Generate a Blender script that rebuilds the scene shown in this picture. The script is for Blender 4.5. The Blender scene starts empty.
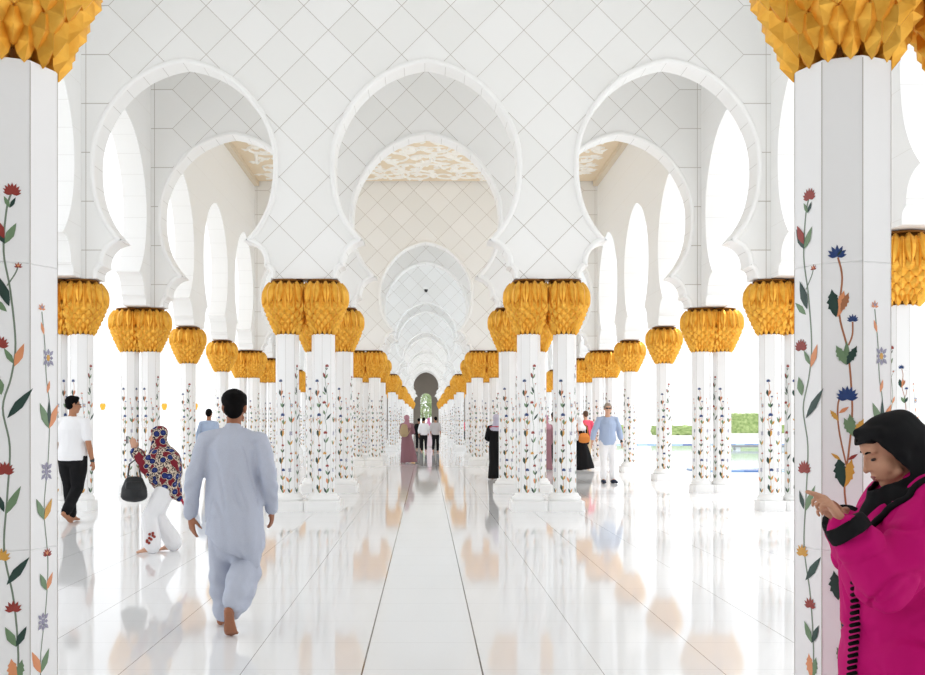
import bpy, bmesh, math, random
from mathutils import Vector, Matrix, noise
random.seed(7)
SC = bpy.context.scene
C = SC.collection
PI = math.pi
V = Vector

# ------------------------------------------------------------------ helpers
def lin(c):
    return tuple((v/12.92 if v <= .04045 else ((v+.055)/1.055)**2.4) for v in c)

def rgb(r, g, b):
    return lin((r/255, g/255, b/255)) + (1.0,)

def mat(name, col, rough=.6, metal=0., spec=.5, coat=0., sheen=0.):
    m = bpy.data.materials.new(name)
    m.use_nodes = True
    b = m.node_tree.nodes['Principled BSDF']
    b.inputs['Base Color'].default_value = col
    b.inputs['Roughness'].default_value = rough
    b.inputs['Metallic'].default_value = metal
    b.inputs['Specular IOR Level'].default_value = spec
    if coat: b.inputs['Coat Weight'].default_value = coat
    if sheen: b.inputs['Sheen Weight'].default_value = sheen
    return m

class N:
    """small node writer"""
    def __init__(self, m):
        self.t = m.node_tree; self.b = self.t.nodes['Principled BSDF']
    def new(self, k, **kw):
        n = self.t.nodes.new(k)
        for a, v in kw.items(): setattr(n, a, v)
        return n
    def link(self, a, b): self.t.links.new(a, b)
    def math(self, op, a, b=None, c=None):
        n = self.new('ShaderNodeMath', operation=op)
        for i, v in enumerate((a, b, c)):
            if v is None: continue
            if isinstance(v, (int, float)): n.inputs[i].default_value = v
            else: self.link(v, n.inputs[i])
        return n.outputs[0]
    def line(self, v, period, half):
        """1 where v is within half of a multiple of period"""
        f = self.math('PINGPONG', v, period/2)
        return self.math('LESS_THAN', f, half)
    def noise(self, scale, detail=3., vec=None, rough=.5):
        n = self.new('ShaderNodeTexNoise')
        n.inputs['Scale'].default_value = scale; n.inputs['Detail'].default_value = detail
        n.inputs['Roughness'].default_value = rough
        if vec is not None: self.link(vec, n.inputs['Vector'])
        return n.outputs['Fac']
    def ramp(self, fac, stops):
        r = self.new('ShaderNodeValToRGB')
        e = r.color_ramp.elements
        while len(e) < len(stops): e.new(.5)
        for q, (p, c) in zip(e, stops): q.position = p; q.color = c
        self.link(fac, r.inputs[0]); return r.outputs[0]
    def mix(self, fac, a, b):
        n = self.new('ShaderNodeMix', data_type='RGBA')
        for i, v in ((0, fac), (6, a), (7, b)):
            if isinstance(v, (int, float)): n.inputs[i].default_value = v
            elif isinstance(v, tuple): n.inputs[i].default_value = v
            else: self.link(v, n.inputs[i])
        return n.outputs[2]
    def color(self, c): self.link(c, self.b.inputs['Base Color'])
    def bump(self, h, strength=.3, dist=.01):
        n = self.new('ShaderNodeBump'); n.inputs['Strength'].default_value = strength
        n.inputs['Distance'].default_value = dist
        self.link(h, n.inputs['Height']); self.link(n.outputs[0], self.b.inputs['Normal'])
    def xyz(self, kind='Object'):
        tc = self.new('ShaderNodeTexCoord'); s = self.new('ShaderNodeSeparateXYZ')
        self.link(tc.outputs[kind], s.inputs[0])
        return s.outputs[0], s.outputs[1], s.outputs[2], tc.outputs[kind]

class MB:
    def __init__(self): self.v = []; self.f = []; self.m = []
    def add(self, vs, fs, mi=0, M=None):
        o = len(self.v)
        self.v += [tuple(M @ V(p)) if M is not None else tuple(p) for p in vs]
        self.f += [tuple(i+o for i in f) for f in fs]; self.m += [mi]*len(fs)
    def box(self, c, s, mi=0, M=None):
        x, y, z = c; a, b, d = s[0]/2, s[1]/2, s[2]/2
        vs = [(x+i*a, y+j*b, z+k*d) for i in (-1, 1) for j in (-1, 1) for k in (-1, 1)]
        self.add(vs, [(0,1,3,2),(4,6,7,5),(0,4,5,1),(2,3,7,6),(0,2,6,4),(1,5,7,3)], mi, M)
    def lathe(self, prof, seg=24, mi=0, M=None, off=0):
        vs = [(r*math.cos(2*PI*(i+off)/seg), r*math.sin(2*PI*(i+off)/seg), z) for r, z in prof for i in range(seg)]
        fs = []
        for j in range(len(prof)-1):
            for i in range(seg):
                k = (i+1) % seg
                fs.append((j*seg+i, j*seg+k, (j+1)*seg+k, (j+1)*seg+i))
        fs.append(tuple(range(seg-1, -1, -1)))
        fs.append(tuple((len(prof)-1)*seg+i for i in range(seg)))
        self.add(vs, fs, mi, M)
    def mesh(self, name, mats, smooth=False):
        me = bpy.data.meshes.new(name)
        me.from_pydata(self.v, [], self.f)
        for m in (mats if isinstance(mats, (list, tuple)) else [mats]): me.materials.append(m)
        if any(self.m): me.polygons.foreach_set('material_index', self.m)
        if smooth: me.polygons.foreach_set('use_smooth', [True]*len(self.f))
        me.update(); return me
    def build(self, name, mats, parent=None, smooth=False, loc=None):
        return link(name, self.mesh(name, mats, smooth), parent, loc)

def link(name, me, parent=None, loc=None):
    o = bpy.data.objects.new(name, me); C.objects.link(o)
    if parent: o.parent = parent
    if loc: o.location = loc
    return o

def thing(name, label, cat, loc=(0,0,0), rz=0, group=None):
    o = bpy.data.objects.new(name, None); C.objects.link(o)
    o.location = loc; o.rotation_euler = (0, 0, rz); o.empty_display_size = .1
    o['label'] = label; o['category'] = cat
    if group: o['group'] = group
    return o

def tag(o, label, cat, group=None):
    o['label'] = label; o['category'] = cat
    if group: o['group'] = group
    return o

def struct(o):
    o['kind'] = 'structure'; return o

# ------------------------------------------------------------------ materials
M = {}
M['plain'] = mat('white_marble_plain', rgb(247,247,246), .45)
# wall with diagonal joints
def diamond_mat(name, D, x0, zoff, hw=.005):
    m = mat(name, rgb(246,246,245), .42); n = N(m)
    x, y, z, vec = n.xyz()
    xc = n.math('MINIMUM', n.math('MAXIMUM', x, -x0), x0)
    zz = n.math('SUBTRACT', z, zoff)
    a = n.line(n.math('ADD', xc, zz), D, hw*1.2)
    b = n.line(n.math('SUBTRACT', xc, zz), D, hw*1.2)
    edge = n.math('LESS_THAN', n.math('ABSOLUTE', n.math('SUBTRACT', n.math('ABSOLUTE', x), x0+.36)), hw)
    ln = n.math('MAXIMUM', n.math('MAXIMUM', a, b), edge)
    # tone differs a little from slab to slab
    u = n.math('FLOOR', n.math('DIVIDE', n.math('ADD', xc, zz), D))
    w = n.math('FLOOR', n.math('DIVIDE', n.math('SUBTRACT', xc, zz), D))
    cv = n.new('ShaderNodeCombineXYZ'); n.link(u, cv.inputs[0]); n.link(w, cv.inputs[1])
    wn = n.new('ShaderNodeTexWhiteNoise'); n.link(cv.outputs[0], wn.inputs['Vector'])
    base = n.ramp(wn.outputs['Value'], [(0, rgb(242,242,240)), (1, rgb(248,248,247))])
    vein = n.noise(3.5, 5.)
    fac = n.math('MULTIPLY', ln, n.math('MINIMUM', n.math('ADD', n.math('MULTIPLY', n.noise(1.3, 2.), .9), .25), 1.))
    n.color(n.mix(fac, base, rgb(158,148,134)))
    return m
SX = 1.96; SO = 5.80; U = 4.0
M['diamond'] = diamond_mat('white_marble_diagonal_slabs', .784, 5.096, 3.80)
M['soffit'] = mat('white_marble_voussoir', rgb(246,246,245), .4)
n = N(M['soffit']); uvn = n.new('ShaderNodeUVMap'); sp = n.new('ShaderNodeSeparateXYZ'); n.link(uvn.outputs[0], sp.inputs[0])
n.color(n.mix(n.math('MULTIPLY', n.line(sp.outputs[0], .34, .004), .5), rgb(246,246,245), rgb(150,144,134)))
M['facade_soffit'] = mat('white_marble_reveal', rgb(246,246,245), .45)
n = N(M['facade_soffit']); uvn = n.new('ShaderNodeUVMap'); sp = n.new('ShaderNodeSeparateXYZ'); n.link(uvn.outputs[0], sp.inputs[0])
n.color(n.mix(n.math('MULTIPLY', n.line(sp.outputs[0], .42, .003), .3), rgb(246,246,245), rgb(160,154,146)))
M['facade'] = mat('white_marble_wall', rgb(246,246,245), .45)
n = N(M['facade']); x, y, z, vec = n.xyz()
n.color(n.mix(n.math('MULTIPLY', n.line(z, .76, .003), .3), rgb(246,246,245), rgb(190,182,170)))
M['moulding'] = mat('white_marble_moulding', rgb(248,248,247), .35)
# polished floor
M['floor'] = mat('polished_white_marble_floor', rgb(236,237,238), .055, spec=.16)
n = N(M['floor']); x, y, z, vec = n.xyz()
T = .694
lx = n.line(n.math('SUBTRACT', x, .325), T, .0022)
lx0 = n.math('LESS_THAN', n.math('ABSOLUTE', n.math('SUBTRACT', n.math('ABSOLUTE', n.math('ADD', x, .0215)), .347)), .005)
ly = n.line(n.math('SUBTRACT', y, 5.75), T, .0022)
fr = n.math('FLOORED_MODULO', n.math('SUBTRACT', y, 17.), 16.)
band = None
for o in (.2, .85, 1.8, 2.6):
    q = n.math('LESS_THAN', n.math('ABSOLUTE', n.math('SUBTRACT', fr, o)), .018)
    band = q if band is None else n.math('MAXIMUM', band, q)
fac = n.math('MAXIMUM', n.math('MULTIPLY', lx, .75), n.math('MULTIPLY', ly, .3))
fac = n.math('MAXIMUM', fac, n.math('MULTIPLY', band, .35))
fac = n.math('MAXIMUM', fac, n.math('MULTIPLY', lx0, 1.))
tint = n.ramp(n.noise(.7, 4.), [(.3, rgb(232,233,235)), (.7, rgb(240,240,240))])
n.color(n.mix(fac, tint, rgb(84,70,60)))
n.bump(n.noise(1.2, 2.), .012, .02)
M['court'] = mat('courtyard_marble', rgb(235,235,233), .35)
M['shaft'] = mat('white_marble_shaft', rgb(246,246,246), .3)
M['joint'] = mat('thin_joint', rgb(186,180,172), .6)
M['gold'] = mat('gilded_metal', rgb(230,170,62), .36, .7)
n = N(M['gold']); x, y, z, vec = n.xyz()
n.color(n.ramp(n.noise(9., 3.), [(.3, rgb(220,154,46)), (.7, rgb(238,184,78))]))
n.bump(n.noise(60., 2.), .15, .004)
M['gold_core'] = mat('gilded_core', rgb(128,80,18), .5, .5)
M['carved'] = mat('carved_ceiling_ground', rgb(234,216,188), .7)
M['carving'] = mat('carved_ceiling_relief', rgb(250,247,240), .6)
M['cove'] = mat('sand_cove', rgb(222,208,186), .7)
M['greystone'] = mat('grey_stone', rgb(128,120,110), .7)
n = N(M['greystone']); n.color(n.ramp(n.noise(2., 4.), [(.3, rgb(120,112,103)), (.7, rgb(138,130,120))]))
INL = [mat('inlay_blue', rgb(40,66,120), .3), mat('inlay_dark_green', rgb(38,66,58), .3), mat('inlay_sage', rgb(112,140,104), .3),
       mat('inlay_ochre', rgb(214,160,70), .3), mat('inlay_brown_stem', rgb(172,112,78), .3), mat('inlay_red', rgb(150,56,48), .3),
       mat('inlay_grey_lilac', rgb(152,150,172), .3), mat('inlay_peach', rgb(226,150,104), .3), mat('inlay_thin_grey_stem', rgb(120,134,116), .3), M['joint']]
BLUE, DGRN, SAGE, OCH, STEM, RED, LIL, PEACH, GST, JNT = range(10)

# ------------------------------------------------------------------ arch outline
def catmull(P, sub):
    out = []
    for i in range(len(P)-1):
        p0 = P[max(i-1, 0)]; p1 = P[i]; p2 = P[i+1]; p3 = P[min(i+2, len(P)-1)]
        for k in range(sub):
            t = k/sub
            out.append(tuple(.5*((2*p1[j]) + (-p0[j]+p2[j])*t + (2*p0[j]-5*p1[j]+4*p2[j]-p3[j])*t*t + (-p0[j]+3*p1[j]-3*p2[j]+p3[j])*t**3) for j in (0, 1)))
    out.append(tuple(P[-1])); return out
SPRING = 3.735
ROLL = [(1.42,SPRING),(1.425,3.80),(1.41,3.86),(1.37,3.905),(1.31,3.93)]
SCAL = [(1.31,3.93),(1.32,4.0),(1.30,4.10),(1.25,4.19),(1.18,4.26),(1.09,4.31),(.99,4.335)]
MAIN = [(.99,4.335),(1.08,4.43),(1.2,4.58),(1.3,4.75),(1.375,4.93),(1.43,5.15),(1.458,5.4),(1.46,5.62),(1.435,5.87),(1.36,6.12),(1.24,6.37),(1.08,6.6),(.87,6.82),(.61,7.0),(.33,7.12),(.12,7.175),(0,7.195)]
HALF = catmull(ROLL, 2)[:-1] + catmull(SCAL, 2)[:-1] + catmull(MAIN, 3)
def arch(c, k=1.):   # left springing -> apex -> right springing
    L = [(c - x*k, z) for x, z in HALF]; R = [(c + x*k, z) for x, z in reversed(HALF[:-1])]
    return L + R
TOP = 9.3

def extrude(poly, t, fn, name, mats, soff_flags):
    """poly in (u,z) counterclockwise or clockwise; fn(u,z,side)->xyz"""
    bm = bmesh.new(); uvl = bm.loops.layers.uv.new('UVMap')
    a = [bm.verts.new(fn(u, z, -t/2)) for u, z in poly]
    b = [bm.verts.new(fn(u, z, t/2)) for u, z in poly]
    fa = bm.faces.new(a); fb = bm.faces.new(list(reversed(b)))
    s = 0.
    for i in range(len(poly)):
        j = (i+1) % len(poly)
        f = bm.faces.new((a[j], a[i], b[i], b[j]))
        d = math.hypot(poly[j][0]-poly[i][0], poly[j][1]-poly[i][1])
        f.material_index = 1 if soff_flags[i] and soff_flags[j] else 0
        for lp, q in zip(f.loops, ((s+d, 0), (s, 0), (s, t), (s+d, t))): lp[uvl].uv = q
        s += d
    bmesh.ops.recalc_face_normals(bm, faces=bm.faces)
    bmesh.ops.triangulate(bm, faces=[fa, fb])
    me = bpy.data.meshes.new(name); bm.to_mesh(me); bm.free()
    for m in mats: me.materials.append(m)
    return me

def wall_poly(centers, lo, hi, k=1.):
    P = [(lo, TOP), (lo, SPRING)]; F = [0, 0]
    for c in centers:
        A = arch(c, k); P += A; F += [1]*len(A)
    P += [(hi, SPRING), (hi, TOP)]; F += [0, 0]
    return P, F

CX = (-(SX+SO)/2, 0, (SX+SO)/2)
KA = ((SO-SX)/2)/1.96       # aisles are a hair narrower
P = [(-6.05, TOP), (-6.05, SPRING)]; F = [0, 0]
for c, k in zip(CX, (KA, 1., KA)):
    A = arch(c, k); P += A; F += [1]*len(A)
P += [(6.05, SPRING), (6.05, TOP)]; F += [0, 0]
CROSS = [4] + [d for k in range(7) for d in (16+16*k, 20+16*k)]
cross_me = extrude(P, .40, lambda u, z, s: (u, s, z), 'wall_cross', [M['diamond'], M['soffit']], F)
for i, d in enumerate(CROSS):
    struct(link('wall_cross_%d' % (i+1), cross_me, None, (0, d, 0)))

def moulding(k):
    A = arch(0, k); mb = MB(); n_ = len(A); ring = []
    for i, (u, z) in enumerate(A):
        p = A[max(i-1, 0)]; q = A[min(i+1, n_-1)]
        t = V((q[0]-p[0], q[1]-p[1])); t.normalize(); nn = V((-t.y, t.x))
        prof = [(0., .0), (0., -.028), (.022, -.048), (.05, -.05), (.075, -.034), (.085, 0.)]
        ring.append([(u+nn.x*a, -.2+b, z+nn.y*a) for a, b in prof])
    m_ = len(ring[0])
    vs = [p for r in ring for p in r]
    fs = [(i*m_+j, (i+1)*m_+j, (i+1)*m_+j+1, i*m_+j+1) for i in range(n_-1) for j in range(m_-1)]
    mb.add(vs, fs); return mb.mesh('arch_moulding', M['moulding'], True)
mo = {1.: moulding(1.), KA: moulding(KA)}
ti = 0
for d in CROSS[1:]:
    for c, k in zip(CX, (KA, 1., KA)):
        ti += 1
        struct(link('trim_%d' % ti, mo[k], None, (c, d, 0)))

# facades
Y0, Y1 = -4, 118
cs = [y+2 for y in range(-4, 116, 4)]
P, F = wall_poly(cs, -5, Y1, 1.02)
fac_me = extrude(P, .46, lambda u, z, s: (s, u, z), 'wall_facade', [M['facade'], M['facade_soffit']], F)
struct(link('wall_left', fac_me, None, (-5.76, 0, 0)))
struct(link('wall_right', fac_me.copy(), None, (5.76, 0, 0)))

# floor, ceiling, end wall, added light-blocking wall
mb = MB(); mb.box((0, 57, -.1), (13.6, 130, .2)); struct(mb.build('floor', M['floor']))
mb = MB(); mb.box((0, 57, -.16), (420, 520, .2)); struct(mb.build('ground_courtyard', M['court']))
mb = MB(); mb.box((0, 57, TOP+.2), (12.6, 126, .4)); struct(mb.build('ceiling', M['plain']))
mb = MB(); mb.box((0, -5.2, 4.7), (12.2, .4, 9.4)); struct(mb.build('wall_back_blocker', mat('blocker_pale_grey', rgb(186,184,180), .7)))  # unseen closed wall added behind the viewer so near column fronts stay dim
# end wall of grey stone with a tall round-headed opening
pts = [(-6.2, 0), (-6.2, 9.3), (6.2, 9.3), (6.2, 0), (.68, 0), (.68, 4.1)]
pts += [(.68*math.cos(a), 4.1+.72*math.sin(a)) for a in [PI*i/16 for i in range(1, 16)]] + [(-.68, 4.1), (-.68, 0)]
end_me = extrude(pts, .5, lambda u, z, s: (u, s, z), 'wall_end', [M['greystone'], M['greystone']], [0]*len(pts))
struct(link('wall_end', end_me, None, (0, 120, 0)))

# carved ceiling over the open hall beyond the second cross wall
mb = MB(); mb.box((0, 26, 9.235), (10.8, 11.4, .13)); struct(mb.build('ceiling_carved_panel', M['carved']))
mb = MB()
for s in (-1, 1): mb.box((s*5.46, 26, 9.16), (.16, 11.5, .28))
struct(mb.build('trim_cove', M['cove']))
def ribbon3(mb, pts, r, zc):
    vs = []; k = len(pts)
    for i, p in enumerate(pts):
        a = pts[max(i-1, 0)]; b = pts[min(i+1, k-1)]
        t = V((b[0]-a[0], b[1]-a[1])); t.normalize(); nx, ny = -t.y, t.x
        rr = r*(1-.55*i/k)
        vs += [(p[0]-nx*rr, p[1]-ny*rr, zc), (p[0], p[1], zc-.045), (p[0]+nx*rr, p[1]+ny*rr, zc)]
    fs = []
    for i in range(k-1):
        for j in range(2): fs.append((i*3+j, i*3+j+1, (i+1)*3+j+1, (i+1)*3+j))
    mb.add(vs, fs)
def leaf3(mb, x, y, ang, ln, w, zc):
    ca, sa = math.cos(ang), math.sin(ang)
    prof = [(0, 0), (.25, .5), (.5, 1.), (.75, .6), (1, 0), (.75, -.6), (.5, -1.), (.25, -.5)]
    vs = [(x+ca*a*ln-sa*b*w, y+sa*a*ln+ca*b*w, zc) for a, b in prof] + [(x+ca*.5*ln, y+sa*.5*ln, zc-.05)]
    mb.add(vs, [(i, (i+1) % 8, 8) for i in range(8)])
mb = MB(); rr = random.Random(3); zc = 9.168
inside = lambda p: abs(p[0]) < 5.1 and 20.6 < p[1] < 31.55
for iy in range(11):
    for ix in range(13):
        cx = -4.8+ix*.8+(iy % 2)*.4-.2; cy = 20.9+iy*1.0
        sg = 1 if (ix+iy) % 2 else -1; a0 = rr.uniform(0, 6)
        pts = [(cx+(.58-.026*t)*math.cos(sg*t*.36+a0), cy+(.58-.026*t)*math.sin(sg*t*.36+a0)) for t in range(18)]
        pts = [p for p in pts if inside(p)]
        if len(pts) > 3: ribbon3(mb, pts, .055, zc)
        for q in range(1, len(pts), 3):
            p = pts[q]; an = rr.uniform(0, 2*PI)
            for da_ in (-.55, 0, .55)[:1+2*(q % 2)]:
                leaf3(mb, p[0], p[1], an+da_, rr.uniform(.28, .42), .085, zc)
struct(mb.build('trim_carved_relief', M['carving']))
# ------------------------------------------------------------------ columns
CAP0, CAP1 = 2.84, 3.70
def cap_r(z):
    K = [(2.84,.178),(2.92,.205),(3.05,.272),(3.2,.335),(3.33,.372),(3.45,.380),(3.55,.368),(3.63,.335),(3.70,.28)]
    if z <= K[0][0]: return K[0][1]
    for (a, ra), (b, rb) in zip(K, K[1:]):
        if z <= b: return ra+(rb-ra)*(z-a)/(b-a)
    return K[-1][1]
def capital_mesh(clamp=None):
    mb = MB()
    prof = [(cap_r(z)-.045, z) for z in (2.86,2.92,3.05,3.2,3.33,3.45,3.55,3.63,3.69)]
    mb.lathe(prof, 32, 1)
    mb.lathe([(.26, 3.685), (.275, 3.70), (.275, 3.72), (.26, 3.728)], 32, 1)
    n_ = 14
    def P(a, z, out):
        r = cap_r(z)+out
        return (r*math.cos(a), r*math.sin(a), z)
    da = 2*PI/n_
    # chunky faceted scales with blunt lower points
    zs = [2.91, 2.965, 3.03, 3.10, 3.17, 3.24, 3.305]
    for j, z in enumerate(zs):
        h = .125
        for i in range(n_):
            a = (i+.5*(j % 2))*da; w = da*.52
            rim = [(-.55, .52, -.012), (.55, .52, -.012), (1., .06, -.006), (.62, -.36, .004), (0, -.60, .012), (-.62, -.36, .004), (-1., .06, -.006)]
            vs = [P(a+w*q, z+h*e, o) for q, e, o in rim]+[P(a, z-h*.08, .046), P(a, z+h*.40, .018)]
            bk = [P(a+w*q*.9, z+h*e*.95, -.05) for q, e, o in rim]
            fs = [(0,8,7),(0,7,6),(8,1,7),(1,2,7),(2,3,7),(3,4,7),(4,5,7),(5,6,7),(0,1,8)]
            mb.add(vs+bk, fs+[(q, 9+q, 9+(q+1) % 7, (q+1) % 7) for q in range(1, 7)])
    # long palm leaves, two ranks
    def leaf(a, zt, zb, wmax, out):
        rows = 9; vs = []; fs = []
        for r in range(rows):
            t = r/(rows-1)
            wd = wmax*(.42+.58*math.sin(PI*min(.5, t*1.6)) if t < .35 else math.cos((t-.35)/.65*PI/2)**.8)
            wd = max(wd, .001)
            z = zt+(zb-zt)*t
            lift = out*math.sin(PI*(.12+.78*t))
            tip = .022*max(0, t-.6)/.4
            for q, oo in ((-1, -.034), (-.62, .0), (-.1, .016), (0, .006), (.1, .016), (.62, .0), (1, -.034)):
                vs.append(P(a+q*wd, z-.012*abs(q)*(1-t), lift+oo+tip))
        for r in range(rows-1):
            for q in range(6): fs.append((r*7+q, r*7+q+1, (r+1)*7+q+1, (r+1)*7+q))
        mb.add(vs, fs, 0)
    for i in range(n_):
        leaf((i+.5)*da, 3.65, 3.20, da*.42, .004)
    for i in range(n_):
        leaf(i*da, 3.69, 3.30, da*.45, .040)
    if clamp: mb.v = [(min(x, clamp), y, z) for x, y, z in mb.v]
    return mb.mesh('capital', [M['gold'], M['gold_core']])

W = .35
def shaft_mesh():
    mb = MB(); R = W/2/math.cos(PI/8)
    cuts = [.27, .95, 2.06, 2.85]
    for a, b in zip(cuts, cuts[1:]):
        mb.lathe([(R-.006, a), (R-.003, a+.002), (R, a+.003), (R, b-.003), (R-.003, b-.002), (R-.006, b)], 8, 0, None, 0.)
    return mb.mesh('shaft', M['shaft'])
def base_mesh():
    mb = MB()
    mb.lathe([(.25,.165),(.262,.18),(.268,.205),(.258,.228),(.24,.238),(.232,.25),(.228,.262),(.222,.275),(.214,.285)], 32)
    return mb.mesh('base', M['moulding'], True)
def plinth_mesh(w):
    mb = MB(); h = w/2; c = .05
    pl = [(-h+c,-h),(h-c,-h),(h,-h+c),(h,h-c),(h-c,h),(-h+c,h),(-h,h-c),(-h,-h+c)]
    lv = [(1,0),(1,.15),(.985,.166)]
    vs = [(x*s, y*s, z) for s, z in lv for x, y in pl]
    fs = [(j*8+i, j*8+(i+1) % 8, (j+1)*8+(i+1) % 8, (j+1)*8+i) for j in range(2) for i in range(8)] + [tuple(range(16, 24))]
    mb.add(vs, fs); return mb.mesh('plinth', M['moulding'])

class Vine:
    """flat stone inlay on one face of the octagonal shaft"""
    def __init__(self, mb, k):
        th = -PI/2+PI/8+k*PI/4
        self.mb = mb; self.n = V((math.cos(th), math.sin(th), 0)); self.t = V((-math.sin(th), math.cos(th), 0)); self.lay = 0
    def P(self, s, z, o): 
        p = self.n*(W/2+o)+self.t*s; return (p.x, p.y, z)
    def poly(self, pts, mi):
        self.lay = (self.lay+1) % 9
        o = .0008+.00025*self.lay; c = (sum(p[0] for p in pts)/len(pts), sum(p[1] for p in pts)/len(pts)); k = len(pts)
        vs = [self.P(s, z, o) for s, z in pts]+[self.P(c[0], c[1], o+.0006)]
        self.mb.add(vs, [(i, (i+1) % k, k) for i in range(k)], mi)
    def stem(self, pts, mi=STEM, w=.0035):
        pts = catmull(pts, 5); vs = []
        for i, p in enumerate(pts):
            a = pts[max(i-1, 0)]; b = pts[min(i+1, len(pts)-1)]
            t = V((b[0]-a[0], b[1]-a[1])); t.normalize()
            vs += [self.P(p[0]+t.y*w, p[1]-t.x*w, .0006), self.P(p[0]-t.y*w, p[1]+t.x*w, .0006)]
        self.mb.add(vs, [(2*i, 2*i+2, 2*i+3, 2*i+1) for i in range(len(pts)-1)], mi)
    def petal(self, s, z, ang, ln, w, mi, jag=False):
        ln *= .88; w *= .85
        ca, sa = math.cos(ang), math.sin(ang)
        pr = [(0,.0),(.2,.6),(.45,1.),(.72,.62),(1.,0),(.72,-.62),(.45,-1.),(.2,-.6)]
        if jag: pr = [(0,0),(.15,.5),(.3,.75),(.33,1.1),(.48,.85),(.55,1.2),(.68,.7),(.74,.85),(.85,.35),(1,0),(.85,-.35),(.74,-.85),(.68,-.7),(.55,-1.2),(.48,-.85),(.33,-1.1),(.3,-.75),(.15,-.5)]
        self.poly([(s+ca*a*ln-sa*b*w, z+sa*a*ln+ca*b*w) for a, b in pr], mi)
    def lotus(self, s, z, w, mi, mi2=None, n_=7):
        for i in range(n_):
            a = PI*(.06+.88*i/(n_-1)); k = .75+.35*math.sin(a)
            self.petal(s, z-.012, a, w*.55*k, w*.11, mi)
        for i in range(3):
            self.petal(s, z-.010, PI*(.3+.2*i), w*.40, w*.055, mi if mi2 is None else mi2)
    def rosette(self, s, z, w, h, mi, mi2):
        for i in range(8):
            a = 2*PI*i/8
            self.petal(s+.3*w*.5*math.cos(a), z+.3*h*.5*math.sin(a), a, w*.40*(abs(math.cos(a))+h/w*abs(math.sin(a)))/1.25, w*.15, mi)
        self.poly([(s+w*.16*math.cos(2*PI*i/8), z+h*.16*math.sin(2*PI*i/8)) for i in range(8)], mi2)
    def leaves(self, s, z, h, mi, mi2, jag=True):
        self.petal(s, z, PI*.5+.46, h*.92, h*.17, mi, jag); self.petal(s, z, PI*.5-.46, h*.88, h*.15, mi2, jag)
    def bud(self, s, z, h, mi, mi2):
        self.petal(s-.002, z, PI*.5+.14, h, h*.20, mi, True); self.petal(s+.004, z, PI*.5-.22, h*.95, h*.16, mi2, True); self.petal(s, z, PI*.5, h*.8, h*.07, mi)

def vineA(v, pale=False):
    v.stem([(.028,.30),(.02,.5),(-.005,.72),(.012,.9),(.02,1.05),(.008,1.2),(.022,1.32),(.034,1.45),(.034,1.55),(.02,1.72),(-.01,1.86),(.0,2.0),(-.015,2.08)])
    v.stem([(.015,1.28),(-.012,1.42),(-.014,1.52),(.008,1.56)], STEM, .003)
    v.stem([(.022,1.74),(.036,1.78),(.037,1.83)], STEM, .003)
    v.lotus(-.018, 2.095, .088, BLUE, DGRN)
    v.bud(-.02, 1.85, .125, DGRN, PEACH); v.petal(-.005, 1.87, 1.2, .09, .014, STEM, True)
    v.lotus(.037, 1.845, .052, BLUE)
    v.leaves(.016, 1.665, .105, SAGE, DGRN); v.petal(.016, 1.67, PI/2, .1, .014, SAGE)
    v.lotus(.018, 1.545, .10, BLUE, BLUE, 9)
    v.petal(-.012, 1.45, 2.2, .06, .01, OCH, True); v.petal(-.012, 1.48, .6, .05, .009, PEACH)
    v.leaves(.042, 1.39, .10, SAGE, OCH); v.petal(.04, 1.40, 1.75, .09, .016, SAGE, True)
    v.bud(.006, 1.195, .135, DGRN, OCH); v.petal(-.005, 1.3, 2.5, .05, .008, OCH); v.petal(.02, 1.3, .6, .05, .008, RED)
    v.lotus(.02, 1.06, .07, RED)
    v.leaves(.015, .94, .09, SAGE, DGRN)
    v.bud(-.012, .76, .13, DGRN, OCH); v.petal(.012, .82, 1.0, .08, .012, DGRN, True)
    v.lotus(.03, .66, .09, BLUE, BLUE, 9)
    v.leaves(.02, .50, .11, SAGE, OCH)
    v.bud(.0, .33, .12, DGRN, OCH); v.leaves(.028, .29, .10, SAGE, PEACH)
def vineB(v):
    v.stem([(.0,.30),(.03,.5),(.015,.75),(-.02,.95),(-.01,1.15),(.0,1.35),(-.025,1.5),(.005,1.62),(.02,1.75),(.002,1.95),(-.022,2.1),(-.012,2.26),(.006,2.33)], GST)
    v.stem([(-.01,1.97),(.02,2.02),(.03,2.05)], GST, .0025)
    v.lotus(.008, 2.335, .085, RED, LIL, 9)
    v.leaves(.0, 2.27, .06, SAGE, DGRN, False)
    v.leaves(-.018, 2.13, .12, DGRN, SAGE, False); v.petal(-.02, 2.15, 2.0, .10, .02, RED)
    v.lotus(.03, 2.055, .04, RED, PEACH, 5)
    v.petal(-.002, 1.89, 1.9, .14, .022, DGRN); v.petal(-.01, 1.87, 2.4, .09, .016, SAGE)
    v.lotus(-.036, 1.745, .085, RED, LIL, 9)
    v.petal(.016, 1.66, 1.2, .11, .018, PEACH); v.petal(.014, 1.67, 2.1, .08, .013, SAGE)
    v.petal(-.01, 1.46, .9, .17, .02, DGRN); v.petal(-.03, 1.55, 1.8, .09, .022, SAGE)
    v.lotus(-.018, 1.26, .09, RED, RED, 9)
    v.petal(-.016, 1.09, 1.1, .14, .018, SAGE); v.petal(-.02, 1.1, 1.9, .09, .014, DGRN)
    v.lotus(-.03, .93, .085, OCH, PEACH); v.petal(-.012, .82, .9, .15, .02, DGRN); 
    v.lotus(.012, .73, .08, RED); v.leaves(.022, .58, .11, SAGE, DGRN, False)
    v.bud(.02, .44, .11, PEACH, SAGE); v.leaves(.0, .29, .13, DGRN, SAGE, False)
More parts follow.
